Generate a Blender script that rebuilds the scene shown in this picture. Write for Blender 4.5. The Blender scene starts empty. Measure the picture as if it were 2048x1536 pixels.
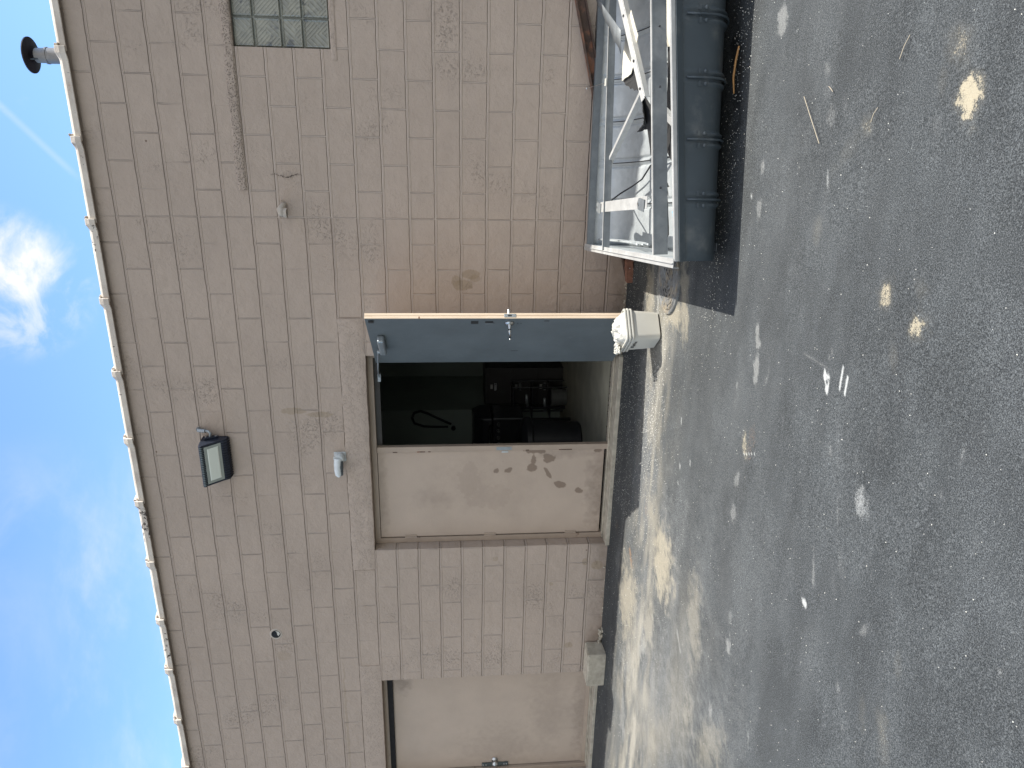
import bpy, bmesh, math, random
import numpy as np
from mathutils import Vector, Matrix
random.seed(7)
C = bpy.context.scene
col = C.collection
# ---------------------------------------------------------------- camera, sky, sun, exposure
YAW, PITCH, ROLL = math.radians(19.90719), math.radians(-5.09801), math.radians(-0.55140)
def cam_axes():
    cy, sy = math.cos(YAW), math.sin(YAW)
    f = Vector((-sy*math.cos(PITCH), cy*math.cos(PITCH), math.sin(PITCH)))
    r = Vector((cy, sy, 0)); u = r.cross(f)
    r2 = math.cos(ROLL)*r + math.sin(ROLL)*u
    u2 = -math.sin(ROLL)*r + math.cos(ROLL)*u
    return r2, u2, f
r2, u2, fw = cam_axes()
cam = bpy.data.cameras.new('camera'); camo = bpy.data.objects.new('camera', cam); col.objects.link(camo)
M = Matrix((-u2, r2, -fw)).transposed().to_4x4()   # the photo was taken with the phone turned on its side
M.translation = Vector((0, -5.87077, 1.53744))
camo.matrix_world = M
cam.sensor_width = 36; cam.sensor_fit = 'HORIZONTAL'; cam.lens = 1437.286/2048*36
cam.clip_start = 0.05; cam.clip_end = 2000
C.camera = camo
SUN = Vector((0.71, 0.10, 1.0)).normalized()
el = math.asin(SUN.z)
w = bpy.data.worlds.new('World'); C.world = w; w.use_nodes = True
nt = w.node_tree; nt.nodes.clear()
def N(nt, t, **k):
    n = nt.nodes.new(t)
    for a, b in k.items(): setattr(n, a, b)
    return n
sky = N(nt, 'ShaderNodeTexSky', sky_type='NISHITA', sun_disc=False, sun_elevation=el,
        sun_rotation=math.atan2(SUN.x, SUN.y), air_density=1.0, dust_density=0.6, ozone_density=1.6)
bg = N(nt, 'ShaderNodeBackground'); bg.inputs[1].default_value = 0.112
wo = N(nt, 'ShaderNodeOutputWorld')
tc = N(nt, 'ShaderNodeTexCoord')
def wmix(a, b, f, blend='MIX'):
    m = N(nt, 'ShaderNodeMix', data_type='RGBA', blend_type=blend)
    for s, v in ((6, a), (7, b), (0, f)):
        if isinstance(v, (int, float)): m.inputs[s].default_value = v
        elif isinstance(v, tuple): m.inputs[s].default_value = v
        else: nt.links.new(v, m.inputs[s])
    return m.outputs[2]
def wmap(scale, rot=(0, 0, 0), loc=(0, 0, 0)):
    m = N(nt, 'ShaderNodeMapping'); m.inputs['Scale'].default_value = scale; m.inputs['Rotation'].default_value = rot
    m.inputs['Location'].default_value = loc
    nt.links.new(tc.outputs['Generated'], m.inputs[0]); return m.outputs[0]
def wnoise(vec, sc, det, rough=.55, lo=.5, hi=.7, dist=0.0):
    n = N(nt, 'ShaderNodeTexNoise'); n.inputs['Scale'].default_value = sc; n.inputs['Detail'].default_value = det
    n.inputs['Roughness'].default_value = rough; n.inputs['Distortion'].default_value = dist
    nt.links.new(vec, n.inputs['Vector'])
    r = N(nt, 'ShaderNodeMapRange', interpolation_type='SMOOTHSTEP'); r.inputs[1].default_value = lo; r.inputs[2].default_value = hi
    nt.links.new(n.outputs['Fac'], r.inputs[0]); return r.outputs[0]
def wmath(op, a, b):
    m = N(nt, 'ShaderNodeMath', operation=op)
    for i, v in enumerate((a, b)):
        if isinstance(v, (int, float)): m.inputs[i].default_value = v
        else: nt.links.new(v, m.inputs[i])
    return m.outputs[0]
def wblob(d, lo, hi):
    v = N(nt, 'ShaderNodeVectorMath', operation='DOT_PRODUCT'); v.inputs[1].default_value = tuple(Vector(d).normalized())
    nt.links.new(tc.outputs['Generated'], v.inputs[0])
    r = N(nt, 'ShaderNodeMapRange', interpolation_type='SMOOTHSTEP'); r.inputs[1].default_value = lo; r.inputs[2].default_value = hi
    nt.links.new(v.outputs['Value'], r.inputs[0]); return r.outputs[0]
def wpart(d, a0, a1, rx, sc, lo, hi, rot=(0, 0, 0), seed=0.0):      # a cloud patch around direction d
    return wmath('MULTIPLY', wnoise(wmap(rx, rot, (seed, seed*.7, 0)), sc, 7, .62, lo, hi, .4), wblob(d, a0, a1))
clouds = [
    (wpart((-.15, .855, .496), .9979, .9997, (1, 1, 1.5), 11, .36, .66, seed=2.3), .55),     # small bright puff
    (wpart((-.185, .852, .488), .9955, .9995, (1, 1, 1.5), 12, .42, .64, seed=5.1), .45),
    (wpart((-.02, .894, .446), .9960, .9998, (1, 1, .8), 16, .54, .74, (0, 0, .6), 1.2), .26),
    (wpart((-.60, .69, .42), .955, .995, (1.2, 1.2, 2.8), 3.2, .46, .78, (.35, .2, .5), 3.4), .30),  # soft wisps to the left
    (wpart((-.56, .69, .46), .965, .997, (1, 2.2, 1), 2.6, .44, .80, (.5, .1, .2), 7.7), .22),
    (wpart((-.67, .65, .35), .96, .997, (1, 1, 1), 2.2, .40, .80, (0, 0, 0), 9.1), .30),
]
cf = 0.0
for m_, k_ in clouds: cf = wmath('ADD', cf, wmath('MULTIPLY', m_, k_))
# thin contrail: narrow band about a great circle
vn = N(nt, 'ShaderNodeVectorMath', operation='DOT_PRODUCT'); vn.inputs[1].default_value = tuple(Vector((.006, .879, .478)).cross(Vector((-.065, .902, .426))).normalized())
nt.links.new(tc.outputs['Generated'], vn.inputs[0])
trail = N(nt, 'ShaderNodeMapRange', interpolation_type='SMOOTHSTEP'); trail.inputs[1].default_value = .0; trail.inputs[2].default_value = .006; trail.inputs[3].default_value = 1; trail.inputs[4].default_value = 0
nt.links.new(wmath('ABSOLUTE', vn.outputs['Value'], 0), trail.inputs[0])
cf = wmath('ADD', cf, wmath('MULTIPLY', wmath('MULTIPLY', trail.outputs[0], wblob((-.01, .885, .466), .9965, .9988)), .13))
# unseen white cloud added behind the camera to light the shaded wall neutrally
fill_cloud = wmath('MULTIPLY', wblob((.1, -.80, .62), .05, .75), wnoise(wmap((1, 1, 1.5)), 1.6, 5, .55, .25, .62))
cf = wmath('MINIMUM', wmath('ADD', cf, fill_cloud), 1.0)
skc = wmix(sky.outputs[0], (0.92, 1.08, 1.22, 1), 1.0, 'MULTIPLY')
cl = wmix(skc, (4.6, 4.35, 4.0, 1), cf)
nt.links.new(cl, bg.inputs[0]); nt.links.new(bg.outputs[0], wo.inputs[0])
sl = bpy.data.lights.new('sun', 'SUN'); sl.energy = 3.2; sl.angle = math.radians(.53); sl.color = (1, .955, .88)
so = bpy.data.objects.new('sun', sl); col.objects.link(so)
so.rotation_euler = SUN.to_track_quat('Z', 'Y').to_euler()
C.view_settings.view_transform = 'Standard'; C.view_settings.look = 'None'
C.view_settings.exposure = 1.3; C.view_settings.gamma = 1.0
C.render.engine = 'CYCLES'
C.cycles.max_bounces = 8; C.cycles.diffuse_bounces = 5
try: C.cycles.use_denoising = True
except Exception: pass
C.render.resolution_x = 1024; C.render.resolution_y = 768

# ---------------------------------------------------------------- helpers
B = 0.2032            # one block course
ORG = {}
def tag(o, label=None, cat=None, group=None, kind=None):
    if label: o['label'] = label
    if cat: o['category'] = cat
    if group: o['group'] = group
    if kind: o['kind'] = kind
    return o
def empty(name, loc, label, cat, group=None):
    o = bpy.data.objects.new(name, None); col.objects.link(o); o.location = loc; o.empty_display_size = .1
    ORG[o.name] = Vector(loc); return tag(o, label, cat, group)
class MB:
    def __init__(s): s.v = []; s.f = []
    def add(s, vs, fs):
        n = len(s.v); s.v += [tuple(v) for v in vs]; s.f += [tuple(i+n for i in f) for f in fs]; return s
    def box(s, x0, x1, y0, y1, z0, z1):
        return s.add([(x0,y0,z0),(x1,y0,z0),(x1,y1,z0),(x0,y1,z0),(x0,y0,z1),(x1,y0,z1),(x1,y1,z1),(x0,y1,z1)],
                     [(0,3,2,1),(4,5,6,7),(0,1,5,4),(1,2,6,5),(2,3,7,6),(3,0,4,7)])
    def bar(s, p0, p1, wd, ht, up=(0,0,1), off=(0,0)):
        p0, p1 = Vector(p0), Vector(p1); d = (p1-p0).normalized(); sd = d.cross(Vector(up)).normalized(); u = sd.cross(d).normalized()
        vs = []
        for p in (p0, p1):
            for a, b in ((-1,-1),(1,-1),(1,1),(-1,1)): vs.append(p + sd*(off[0]+a*wd/2) + u*(off[1]+b*ht/2))
        return s.add(vs, [(0,1,2,3),(7,6,5,4),(0,4,5,1),(1,5,6,2),(2,6,7,3),(3,7,4,0)])
    def angle(s, p0, p1, a, b, t=.003, up=(0,0,1), flip=1):
        s.bar(p0, p1, a, t, up, (0, 0)); s.bar(p0, p1, t, b, up, (flip*(a/2-t/2), -b/2-t/2)); return s
    def tube(s, pts, r, n=8, cap=True):
        pts = [Vector(p) for p in pts]; rr = r if isinstance(r, (list, tuple)) else [r]*len(pts)
        up = None; rings = []
        for i, p in enumerate(pts):
            d = (pts[min(i+1, len(pts)-1)] - pts[max(i-1, 0)]).normalized()
            if up is None: up = Vector((0,0,1)) if abs(d.z) < .9 else Vector((1,0,0))
            sd = d.cross(up).normalized(); up = sd.cross(d).normalized()
            rings.append([p + (sd*math.cos(2*math.pi*k/n) + up*math.sin(2*math.pi*k/n))*rr[i] for k in range(n)])
        vs = [v for r_ in rings for v in r_]; fs = []
        for i in range(len(pts)-1):
            for k in range(n):
                a = i*n+k; b = i*n+(k+1)%n; fs.append((a, b, b+n, a+n))
        if cap: fs.append(tuple(range(n-1, -1, -1))); fs.append(tuple((len(pts)-1)*n+k for k in range(n)))
        return s.add(vs, fs)
    def cyl(s, p0, p1, r, n=16, r1=None): return s.tube([p0, p1], [r, r if r1 is None else r1], n)
    def lathe(s, c, axis, prof, n=24):       # prof: (distance along axis, radius)
        c = Vector(c); ax = Vector(axis).normalized(); t = Vector((0,0,1)) if abs(ax.z) < .9 else Vector((1,0,0))
        a = ax.cross(t).normalized(); b = ax.cross(a).normalized(); vs = []; fs = []
        for h, r in prof:
            for k in range(n): vs.append(c + ax*h + (a*math.cos(2*math.pi*k/n) + b*math.sin(2*math.pi*k/n))*max(r, 1e-4))
        for i in range(len(prof)-1):
            for k in range(n):
                p = i*n+k; q = i*n+(k+1)%n; fs.append((p, p+n, q+n, q))
        return s.add(vs, fs)
    def prism(s, poly, x0, x1):              # poly in (y,z), extruded along x
        n = len(poly); vs = [(x0, y, z) for y, z in poly] + [(x1, y, z) for y, z in poly]
        fs = [tuple(range(n)), tuple(range(2*n-1, n-1, -1))] + [(i, i+n, (i+1)%n+n, (i+1)%n) for i in range(n)]
        return s.add(vs, fs)
    def sphere(s, c, r, nu=12, nv=8):
        rx, ry, rz = r if isinstance(r, tuple) else (r, r, r); vs = []; fs = []
        for i in range(nv+1):
            th = math.pi*i/nv
            for k in range(nu): vs.append((c[0]+rx*math.sin(th)*math.cos(2*math.pi*k/nu), c[1]+ry*math.sin(th)*math.sin(2*math.pi*k/nu), c[2]+rz*math.cos(th)))
        for i in range(nv):
            for k in range(nu):
                a = i*nu+k; b = i*nu+(k+1)%nu; fs.append((a, a+nu, b+nu, b))
        return s.add(vs, fs)
    def build(s, name, mat, parent=None, smooth=False, bevel=0, solid=0, clean=True):
        me = bpy.data.meshes.new(name)
        o_ = ORG.get(parent.name, Vector()) if parent else Vector()
        me.from_pydata([(v[0]-o_.x, v[1]-o_.y, v[2]-o_.z) for v in s.v], [], s.f); me.update()
        if clean:
            bm = bmesh.new(); bm.from_mesh(me); bmesh.ops.remove_doubles(bm, verts=bm.verts, dist=1e-5)
            bmesh.ops.recalc_face_normals(bm, faces=bm.faces); bm.to_mesh(me); bm.free()
        if smooth:
            me.polygons.foreach_set('use_smooth', [True]*len(me.polygons))
        o = bpy.data.objects.new(name, me); col.objects.link(o); me.materials.append(mat)
        if parent: o.parent = parent
        ORG[o.name] = o_.copy()
        if solid:
            m = o.modifiers.new('solid', 'SOLIDIFY'); m.thickness = solid; m.offset = 0
        if bevel:
            m = o.modifiers.new('bevel', 'BEVEL'); m.width = bevel; m.segments = 2; m.limit_method = 'ANGLE'; m.angle_limit = math.radians(35)
        if smooth == 'auto':
            me.polygons.foreach_set('use_smooth', [True]*len(me.polygons))
            try: me.set_sharp_from_angle(angle=math.radians(38))
            except Exception: pass
        return o
def each(mb, name, mat, parent=None, **k):
    n = len(mb.v); p = list(range(n))
    def find(a):
        while p[a] != a: p[a] = p[p[a]]; a = p[a]
        return a
    for f in mb.f:
        for q in f[1:]: p[find(q)] = find(f[0])
    gr = {}
    for f in mb.f: gr.setdefault(find(f[0]), []).append(f)
    out = []
    for fs in gr.values():
        ids = sorted({q for f in fs for q in f}); mp = {q: i for i, q in enumerate(ids)}
        s = MB(); s.add([mb.v[q] for q in ids], [tuple(mp[q] for q in f) for f in fs]); out.append(s.build(name, mat, parent, **k))
    return out
# numpy value noise for painting dirt
def vnoise(x, y, sc, seed):
    rng = np.random.RandomState(seed); T = rng.rand(256, 256)
    X = x*sc; Y = y*sc; xi = np.floor(X).astype(int); yi = np.floor(Y).astype(int); fx = X-xi; fy = Y-yi
    fx = fx*fx*(3-2*fx); fy = fy*fy*(3-2*fy); g = lambda a, b: T[a % 256, b % 256]
    return (g(xi, yi)*(1-fx)+g(xi+1, yi)*fx)*(1-fy)+(g(xi, yi+1)*(1-fx)+g(xi+1, yi+1)*fx)*fy
def fbm(x, y, sc, seed, o=4):
    a = 0; am = 1; t = 0
    for i in range(o): a = a+am*vnoise(x, y, sc*2**i, seed+i); t += am; am *= .55
    return a/t
# ---------------------------------------------------------------- materials
class NT:
    def __init__(s, name):
        s.m = bpy.data.materials.new(name); s.m.use_nodes = True; s.t = s.m.node_tree; s.t.nodes.clear()
        s.o = s.n('ShaderNodeOutputMaterial'); s.p = s.n('ShaderNodeBsdfPrincipled'); s.t.links.new(s.p.outputs[0], s.o.inputs[0])
        s.tc = s.n('ShaderNodeTexCoord')
    def n(s, t, **k):
        n = s.t.nodes.new(t)
        for a, b in k.items(): setattr(n, a, b)
        return n
    def put(s, sock, v):
        if isinstance(v, bpy.types.NodeSocket): s.t.links.new(v, sock)
        elif isinstance(v, (tuple, list)) and sock.type == 'RGBA' and len(v) == 3: sock.default_value = (*v, 1)
        else: sock.default_value = v
    def geo(s): return s.n('ShaderNodeNewGeometry').outputs['Position']
    def obj(s): return s.tc.outputs['Object']
    def map(s, v, sc=(1,1,1), loc=(0,0,0), rot=(0,0,0)):
        m = s.n('ShaderNodeMapping'); s.put(m.inputs[0], v); m.inputs['Scale'].default_value = sc; m.inputs['Location'].default_value = loc; m.inputs['Rotation'].default_value = rot
        return m.outputs[0]
    def noise(s, sc, det=3, rough=.55, v=None, dist=0, col=False):
        n = s.n('ShaderNodeTexNoise'); n.inputs['Scale'].default_value = sc; n.inputs['Detail'].default_value = det
        n.inputs['Roughness'].default_value = rough; n.inputs['Distortion'].default_value = dist
        s.put(n.inputs['Vector'], v if v is not None else s.geo()); return n.outputs['Color' if col else 'Fac']
    def voro(s, sc, v=None, feat='F1', out='Distance', rnd=1):
        n = s.n('ShaderNodeTexVoronoi', feature=feat); n.inputs['Scale'].default_value = sc; n.inputs['Randomness'].default_value = rnd
        s.put(n.inputs['Vector'], v if v is not None else s.geo()); return n.outputs[out]
    def math(s, op, a, b=0.0, c=None, clamp=False):
        m = s.n('ShaderNodeMath', operation=op, use_clamp=clamp); s.put(m.inputs[0], a); s.put(m.inputs[1], b)
        if c is not None: s.put(m.inputs[2], c)
        return m.outputs[0]
    def rng(s, v, lo, hi, a=0.0, b=1.0, smooth=True):
        r = s.n('ShaderNodeMapRange', interpolation_type='SMOOTHSTEP' if smooth else 'LINEAR')
        for i, q in enumerate((v, lo, hi, a, b)): s.put(r.inputs[i], q)
        return r.outputs[0]
    def mix(s, f, a, b, blend='MIX'):
        m = s.n('ShaderNodeMix', data_type='RGBA', blend_type=blend); s.put(m.inputs[0], f); s.put(m.inputs[6], a); s.put(m.inputs[7], b); return m.outputs[2]
    def bump(s, h, strength=.5, dist=.005, nrm=None):
        b = s.n('ShaderNodeBump'); b.inputs['Strength'].default_value = strength; b.inputs['Distance'].default_value = dist
        s.put(b.inputs['Height'], h)
        if nrm is not None: s.put(b.inputs['Normal'], nrm)
        return b.outputs[0]
    def attr(s, name, out='Fac'):
        return s.n('ShaderNodeAttribute', attribute_name=name).outputs[out]
    def sep(s, v):
        x = s.n('ShaderNodeSeparateXYZ'); s.put(x.inputs[0], v); return x.outputs
    def fin(s, colr, rough=.6, metal=0, nrm=None, spec=None, **k):
        s.put(s.p.inputs['Base Color'], colr); s.put(s.p.inputs['Roughness'], rough); s.put(s.p.inputs['Metallic'], metal)
        if nrm is not None: s.put(s.p.inputs['Normal'], nrm)
        if spec is not None: s.p.inputs['Specular IOR Level'].default_value = spec
        for a, b in k.items(): s.put(s.p.inputs[a], b)
        return s.m
def simple(name, c, rough=.6, metal=0, var=.12, sc=14, bsc=120, bst=.15, spec=None, dirt=None, dsc=5, dlo=.55, dhi=.75):
    s = NT(name); f = s.noise(sc, 4); g = s.rng(f, .3, .7, 1-var, 1+var, False)
    cc = s.mix(1.0, tuple(c)+(1,), g, 'MULTIPLY')
    m = s.n('ShaderNodeVectorMath', operation='SCALE'); s.put(m.inputs[0], tuple(c)); s.put(m.inputs['Scale'], g); cc = m.outputs[0]
    if dirt is not None:
        cc = s.mix(s.rng(s.noise(dsc, 6, .65), dlo, dhi), cc, dirt)
    rg = s.rng(s.noise(sc*1.7, 3), .3, .7, max(0, rough-.08), min(1, rough+.08), False)
    return s.fin(cc, rg, metal, s.bump(s.noise(bsc, 3), bst, .003), spec)

PAINT = (.42, .342, .281)
# painted concrete block: joints come from course height and from per-block uv (metres from the left joint, block width)
def wall_mat():
    s = NT('painted_block'); P = s.geo(); xyz = s.sep(P)
    uv = s.n('ShaderNodeUVMap', uv_map='blk').outputs[0]; u = s.sep(uv)
    wob = s.math('MULTIPLY', s.math('SUBTRACT', s.noise(3.6, 3, .6, s.map(P, (1, 1, .6))), .5), .018)
    wob2 = s.math('MULTIPLY', s.math('SUBTRACT', s.noise(30, 2, .5), .5), .004)
    wob = s.math('ADD', wob, wob2)
    q = s.math('DIVIDE', xyz[2], B); sz = s.math('ADD', s.math('MULTIPLY', s.math('SUBTRACT', q, s.math('ROUND', q)), B), wob)
    big = s.math('GREATER_THAN', s.math('SUBTRACT', s.math('MULTIPLY', u[0], 2.0), u[1]), 0)
    sx = s.math('ADD', s.math('SUBTRACT', u[0], s.math('MULTIPLY', big, u[1])), wob)
    az = s.math('ABSOLUTE', sz); ax = s.math('ABSOLUTE', sx)
    fill = s.rng(s.noise(2.3, 3, .6), .35, .62)             # how full of paint the upright joints are
    gz = s.rng(az, .001, .0095); gx0 = s.rng(ax, .001, .0075)
    # lower blocks (right of the big lintel) are crisper
    crisp = s.attr('crisp'); gdep = s.rng(fill, 0, 1, .15, .95, False)
    gdep = s.math('MAXIMUM', gdep, s.math('MULTIPLY', crisp, .8))
    gx = s.math('SUBTRACT', 1.0, s.math('MULTIPLY', s.math('SUBTRACT', 1.0, gx0), gdep))
    gr = s.math('MINIMUM', gz, gx)
    # paint lip that stands proud along the lower edge of the bed joints
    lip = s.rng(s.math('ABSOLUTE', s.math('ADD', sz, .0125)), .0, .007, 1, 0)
    rnd = s.attr('rnd'); bul = s.noise(11, 2, .5)
    lump = s.noise(34, 4, .6); fine = s.noise(170, 3, .6); ruf = s.rng(s.noise(1.7, 3), .5, .68)
    pit = s.rng(s.voro(55), .05, .16)
    blister = s.math('MULTIPLY', s.rng(s.noise(42, 5, .7, None, .4), .50, .68), ruf)
    h = s.math('MULTIPLY', gr, 1.0)
    h = s.math('ADD', h, s.math('MULTIPLY', lip, .35))
    h = s.math('ADD', h, s.math('MULTIPLY', lump, .36)); h = s.math('ADD', h, s.math('MULTIPLY', fine, .22))
    h = s.math('ADD', h, s.math('MULTIPLY', blister, .40)); h = s.math('ADD', h, s.math('MULTIPLY', bul, .9))
    h = s.math('ADD', h, s.math('MULTIPLY', s.math('MULTIPLY', pit, crisp), .18))
    nr = s.bump(h, 1.0, .0115)
    v1 = s.rng(s.noise(1.1, 3), .3, .7, .94, 1.05, False); v2 = s.rng(rnd, 0, 1, .98, 1.02, False)
    v3 = s.rng(s.noise(9, 5, .65), .3, .7, .965, 1.03, False)
    v = s.math('MULTIPLY', s.math('MULTIPLY', v1, v2), v3)
    sc = s.n('ShaderNodeVectorMath', operation='SCALE'); s.put(sc.inputs[0], PAINT); s.put(sc.inputs['Scale'], v); c = sc.outputs[0]
    c = s.mix(s.rng(s.noise(1.6, 4, .6, s.map(P, (1, 1, 1), (4, 2, 7))), .45, .75, 0, .35), c, (.41, .342, .285))
    joint_shade = s.math('MULTIPLY', s.rng(s.math('ABSOLUTE', s.math('SUBTRACT', sz, .003)), .0, .0045, 1, 0), s.math('MULTIPLY', s.rng(s.noise(3.5, 5, .7), .4, .7, .0, .5), s.math('SUBTRACT', 1.0, crisp))); c = s.mix(joint_shade, c, (.22, .175, .14)); c = s.mix(s.math('MULTIPLY', lip, .32), c, (.60, .50, .40)); c = s.mix(s.math('MULTIPLY', s.math('SUBTRACT', 1.0, gr), s.math('ADD', .12, s.math('MULTIPLY', crisp, .55))), c, (.60, .51, .43))  # paints shade along bed joint tops and skylight on the lip; crisp joints paler
    # dirt near the foot of the wall
    foot = s.math('MULTIPLY', s.rng(xyz[2], .0, .28, .75, 0), s.rng(s.noise(7, 5, .7), .3, .7, .3, 1))
    c = s.mix(foot, c, (.20, .155, .115))
    # touched up and stained spots (x, z, rx, rz, strength)
    E = [(-1.255, 1.405, .045, .085, .55), (-1.19, 1.40, .05, .055, .0), (-1.165, 1.34, .04, .075, .55), (-1.22, 1.46, .04, .05, .5), (-1.20, 1.31, .03, .05, .45),
         (-4.945, .345, .035, .04, .5), (-3.96, .23, .04, .035, .5), (-4.005, .11, .05, .06, .6), (-2.355, 2.86, .03, .11, .5), (-2.39, 2.64, .025, .12, .5),
         (-5.9, 2.60, .9, .012, .35), (-4.93, 3.16, .06, .07, .25), (-4.2, .55, .02, .02, .5), (-3.9, 1.1, .03, .03, .4)]
    wx = s.math('MULTIPLY', s.math('SUBTRACT', s.noise(16, 3), .5), .05)
    X = s.math('ADD', xyz[0], wx); Z = s.math('ADD', xyz[2], s.math('MULTIPLY', s.math('SUBTRACT', s.noise(13, 3, .5, s.map(P, (1,1,1), (5,5,5))), .5), .05))
    for cx, cz, rx, rz, st in E:
        a = s.math('DIVIDE', s.math('SUBTRACT', X, cx), rx); b = s.math('DIVIDE', s.math('SUBTRACT', Z, cz), rz)
        d = s.math('ADD', s.math('MULTIPLY', a, a), s.math('MULTIPLY', b, b))
        c = s.mix(s.rng(d, .75, 1.15, st, 0), c, (.29, .225, .15))
    # little rust marks
    rust = s.math('MULTIPLY', s.rng(s.voro(3.1), .018, .03, 1, 0), .8)
    c = s.mix(rust, c, (.12, .075, .05))
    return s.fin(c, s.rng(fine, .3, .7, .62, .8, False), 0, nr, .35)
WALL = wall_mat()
def render_mat():
    s = NT('painted_render'); a = s.noise(60, 5, .7, s.map(s.geo(), (.5, 1, 1))); b = s.noise(9, 4, .6); 
    crust = s.rng(s.noise(38, 6, .75), .5, .62)
    h = s.math('ADD', s.math('MULTIPLY', a, .5), s.math('ADD', s.math('MULTIPLY', b, .6), s.math('MULTIPLY', crust, .3)))
    v = s.rng(b, .3, .7, .93, 1.05, False); sc = s.n('ShaderNodeVectorMath', operation='SCALE'); s.put(sc.inputs[0], (.43, .352, .291)); s.put(sc.inputs['Scale'], v)
    return s.fin(sc.outputs[0], .75, 0, s.bump(h, 1.0, .006), .3)
RENDER = render_mat()
def rough_mat():
    s = NT('pebbled_render'); h = s.math('ADD', s.rng(s.voro(95), 0, .5), s.math('MULTIPLY', s.noise(45, 5, .7), .8))
    v = s.rng(s.noise(30, 5, .7), .3, .7, .85, 1.08, False); sc = s.n('ShaderNodeVectorMath', operation='SCALE'); s.put(sc.inputs[0], (.405, .33, .272)); s.put(sc.inputs['Scale'], v)
    return s.fin(sc.outputs[0], .8, 0, s.bump(h, 1.0, .009), .3)
ROUGHR = rough_mat()
def leaf_mat(name, base, patch, bst=.12):
    s = NT(name); v = s.rng(s.noise(3.2, 5, .6), .3, .7, .93, 1.05, False)
    sc = s.n('ShaderNodeVectorMath', operation='SCALE'); s.put(sc.inputs[0], base); s.put(sc.inputs['Scale'], v)
    c = s.mix(s.attr('patch'), sc.outputs[0], patch); c = s.mix(s.math('MULTIPLY', s.attr('grime'), s.rng(s.noise(20, 5, .7), .2, .7, .5, 1)), c, (.17, .13, .10))
    c = s.mix(s.rng(s.voro(9), .012, .03, .7, 0), c, (.10, .08, .07))
    h = s.math('ADD', s.math('MULTIPLY', s.noise(60, 3), .5), s.math('MULTIPLY', s.noise(4, 2), 1.2))
    return s.fin(c, s.rng(s.noise(6, 4), .3, .7, .42, .58, False), 0, s.bump(h, .5, .004), .4)
LEAF = leaf_mat('painted_steel_leaf', (.445, .36, .288), (.20, .145, .105))
FRAME = simple('painted_steel_frame', (.37, .295, .23), .5, 0, .08, 6, 60, .15, dirt=(.16, .10, .07), dsc=9, dlo=.63, dhi=.74)
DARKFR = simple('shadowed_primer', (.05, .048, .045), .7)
def blue_mat():
    s = NT('slate_blue_paint'); P = s.geo(); v = s.rng(s.noise(2.5, 4, .6), .3, .7, .88, 1.12, False)
    sc = s.n('ShaderNodeVectorMath', operation='SCALE'); s.put(sc.inputs[0], (.115, .135, .145)); s.put(sc.inputs['Scale'], v)
    scr = s.rng(s.noise(14, 6, .7, s.map(P, (1, 1, .35)), .5), .70, .74, 0, .6)
    c = s.mix(scr, sc.outputs[0], (.035, .04, .045))
    rub = s.math('MULTIPLY', s.rng(s.noise(7, 5, .7), .6, .8, 0, .5), s.rng(s.sep(P)[2], .9, .5))
    c = s.mix(rub, c, (.22, .25, .27))
    gr = s.rng(s.sep(P)[2], .55, .1, 0, .45); c = s.mix(gr, c, (.10, .11, .11))
    return s.fin(c, s.rng(s.noise(9, 4), .3, .7, .42, .6, False), 0, s.bump(s.noise(90, 2), .12, .002), .4)
BLUE = blue_mat()
def wood_mat(name, c1, c2, sc=(60, 60, 2.5)):
    s = NT(name); n = s.noise(1.0, 4, .6, s.map(s.geo(), sc), .6); c = s.mix(s.rng(n, .3, .7), c1, c2)
    return s.fin(c, .65, 0, s.bump(n, .3, .002), .3)
PALE = wood_mat('raw_pine_edge', (.62, .48, .34), (.74, .61, .46))
STEEL = simple('satin_steel', (.55, .56, .56), .3, 1.0, .1, 20, 200, .08)
ALU = simple('grey_cast_metal', (.30, .33, .345), .42, .6, .1, 20, 150, .12)
BLACK = simple('black_enamel', (.018, .019, .022), .4, 0, .2, 12, 90, .1)
BLACKR = simple('black_rubber', (.02, .02, .02), .7)
CONC = simple('weathered_concrete', (.40, .36, .285), .9, 0, .22, 16, 220, .8, dirt=(.22, .20, .15), dsc=6, dlo=.5, dhi=.8)
CONCF = simple('floor_concrete', (.36, .35, .28), .6, 0, .2, 3, 80, .2, dirt=(.26, .25, .20), dsc=2.5, dlo=.45, dhi=.75)
INNER = simple('pale_green_plaster', (.30, .34, .30), .8, 0, .1, 1.5, 70, .15)
INBLUE = simple('dull_blue_plaster', (.08, .10, .17), .8, 0, .1, 1.5)
def tile_mat():
    s = NT('painted_clay_tile'); c = s.mix(s.rng(s.noise(5, 4), .35, .7), (.66, .60, .52), (.50, .44, .38))
    x = s.sep(s.geo())[0]
    near = s.math('MAXIMUM', s.rng(s.math('ABSOLUTE', s.math('ADD', x, 3.40)), .12, .30, 1, .0), s.math('MAXIMUM', s.rng(s.math('ABSOLUTE', s.math('ADD', x, .86)), .05, .2, .7, 0), s.rng(s.math('ABSOLUTE', s.math('ADD', x, 4.75)), .05, .25, .8, 0)))
    peel = s.rng(s.math('ADD', s.noise(26, 5, .7), s.math('MULTIPLY', near, .12)), .655, .68)
    c = s.mix(peel, c, (.10, .085, .075)); c = s.mix(s.rng(s.noise(11, 5, .7), .62, .72, 0, .5), c, (.42, .24, .15))
    return s.fin(c, .65, 0, s.bump(s.math('ADD', s.noise(40, 4), s.math('MULTIPLY', peel, -.6)), .5, .006), .3)
TILE = tile_mat()
def mortar_mat(): return simple('old_mortar', (.40, .34, .27), .95, 0, .3, 30, 60, 1.0)
MORTAR = mortar_mat()
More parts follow.
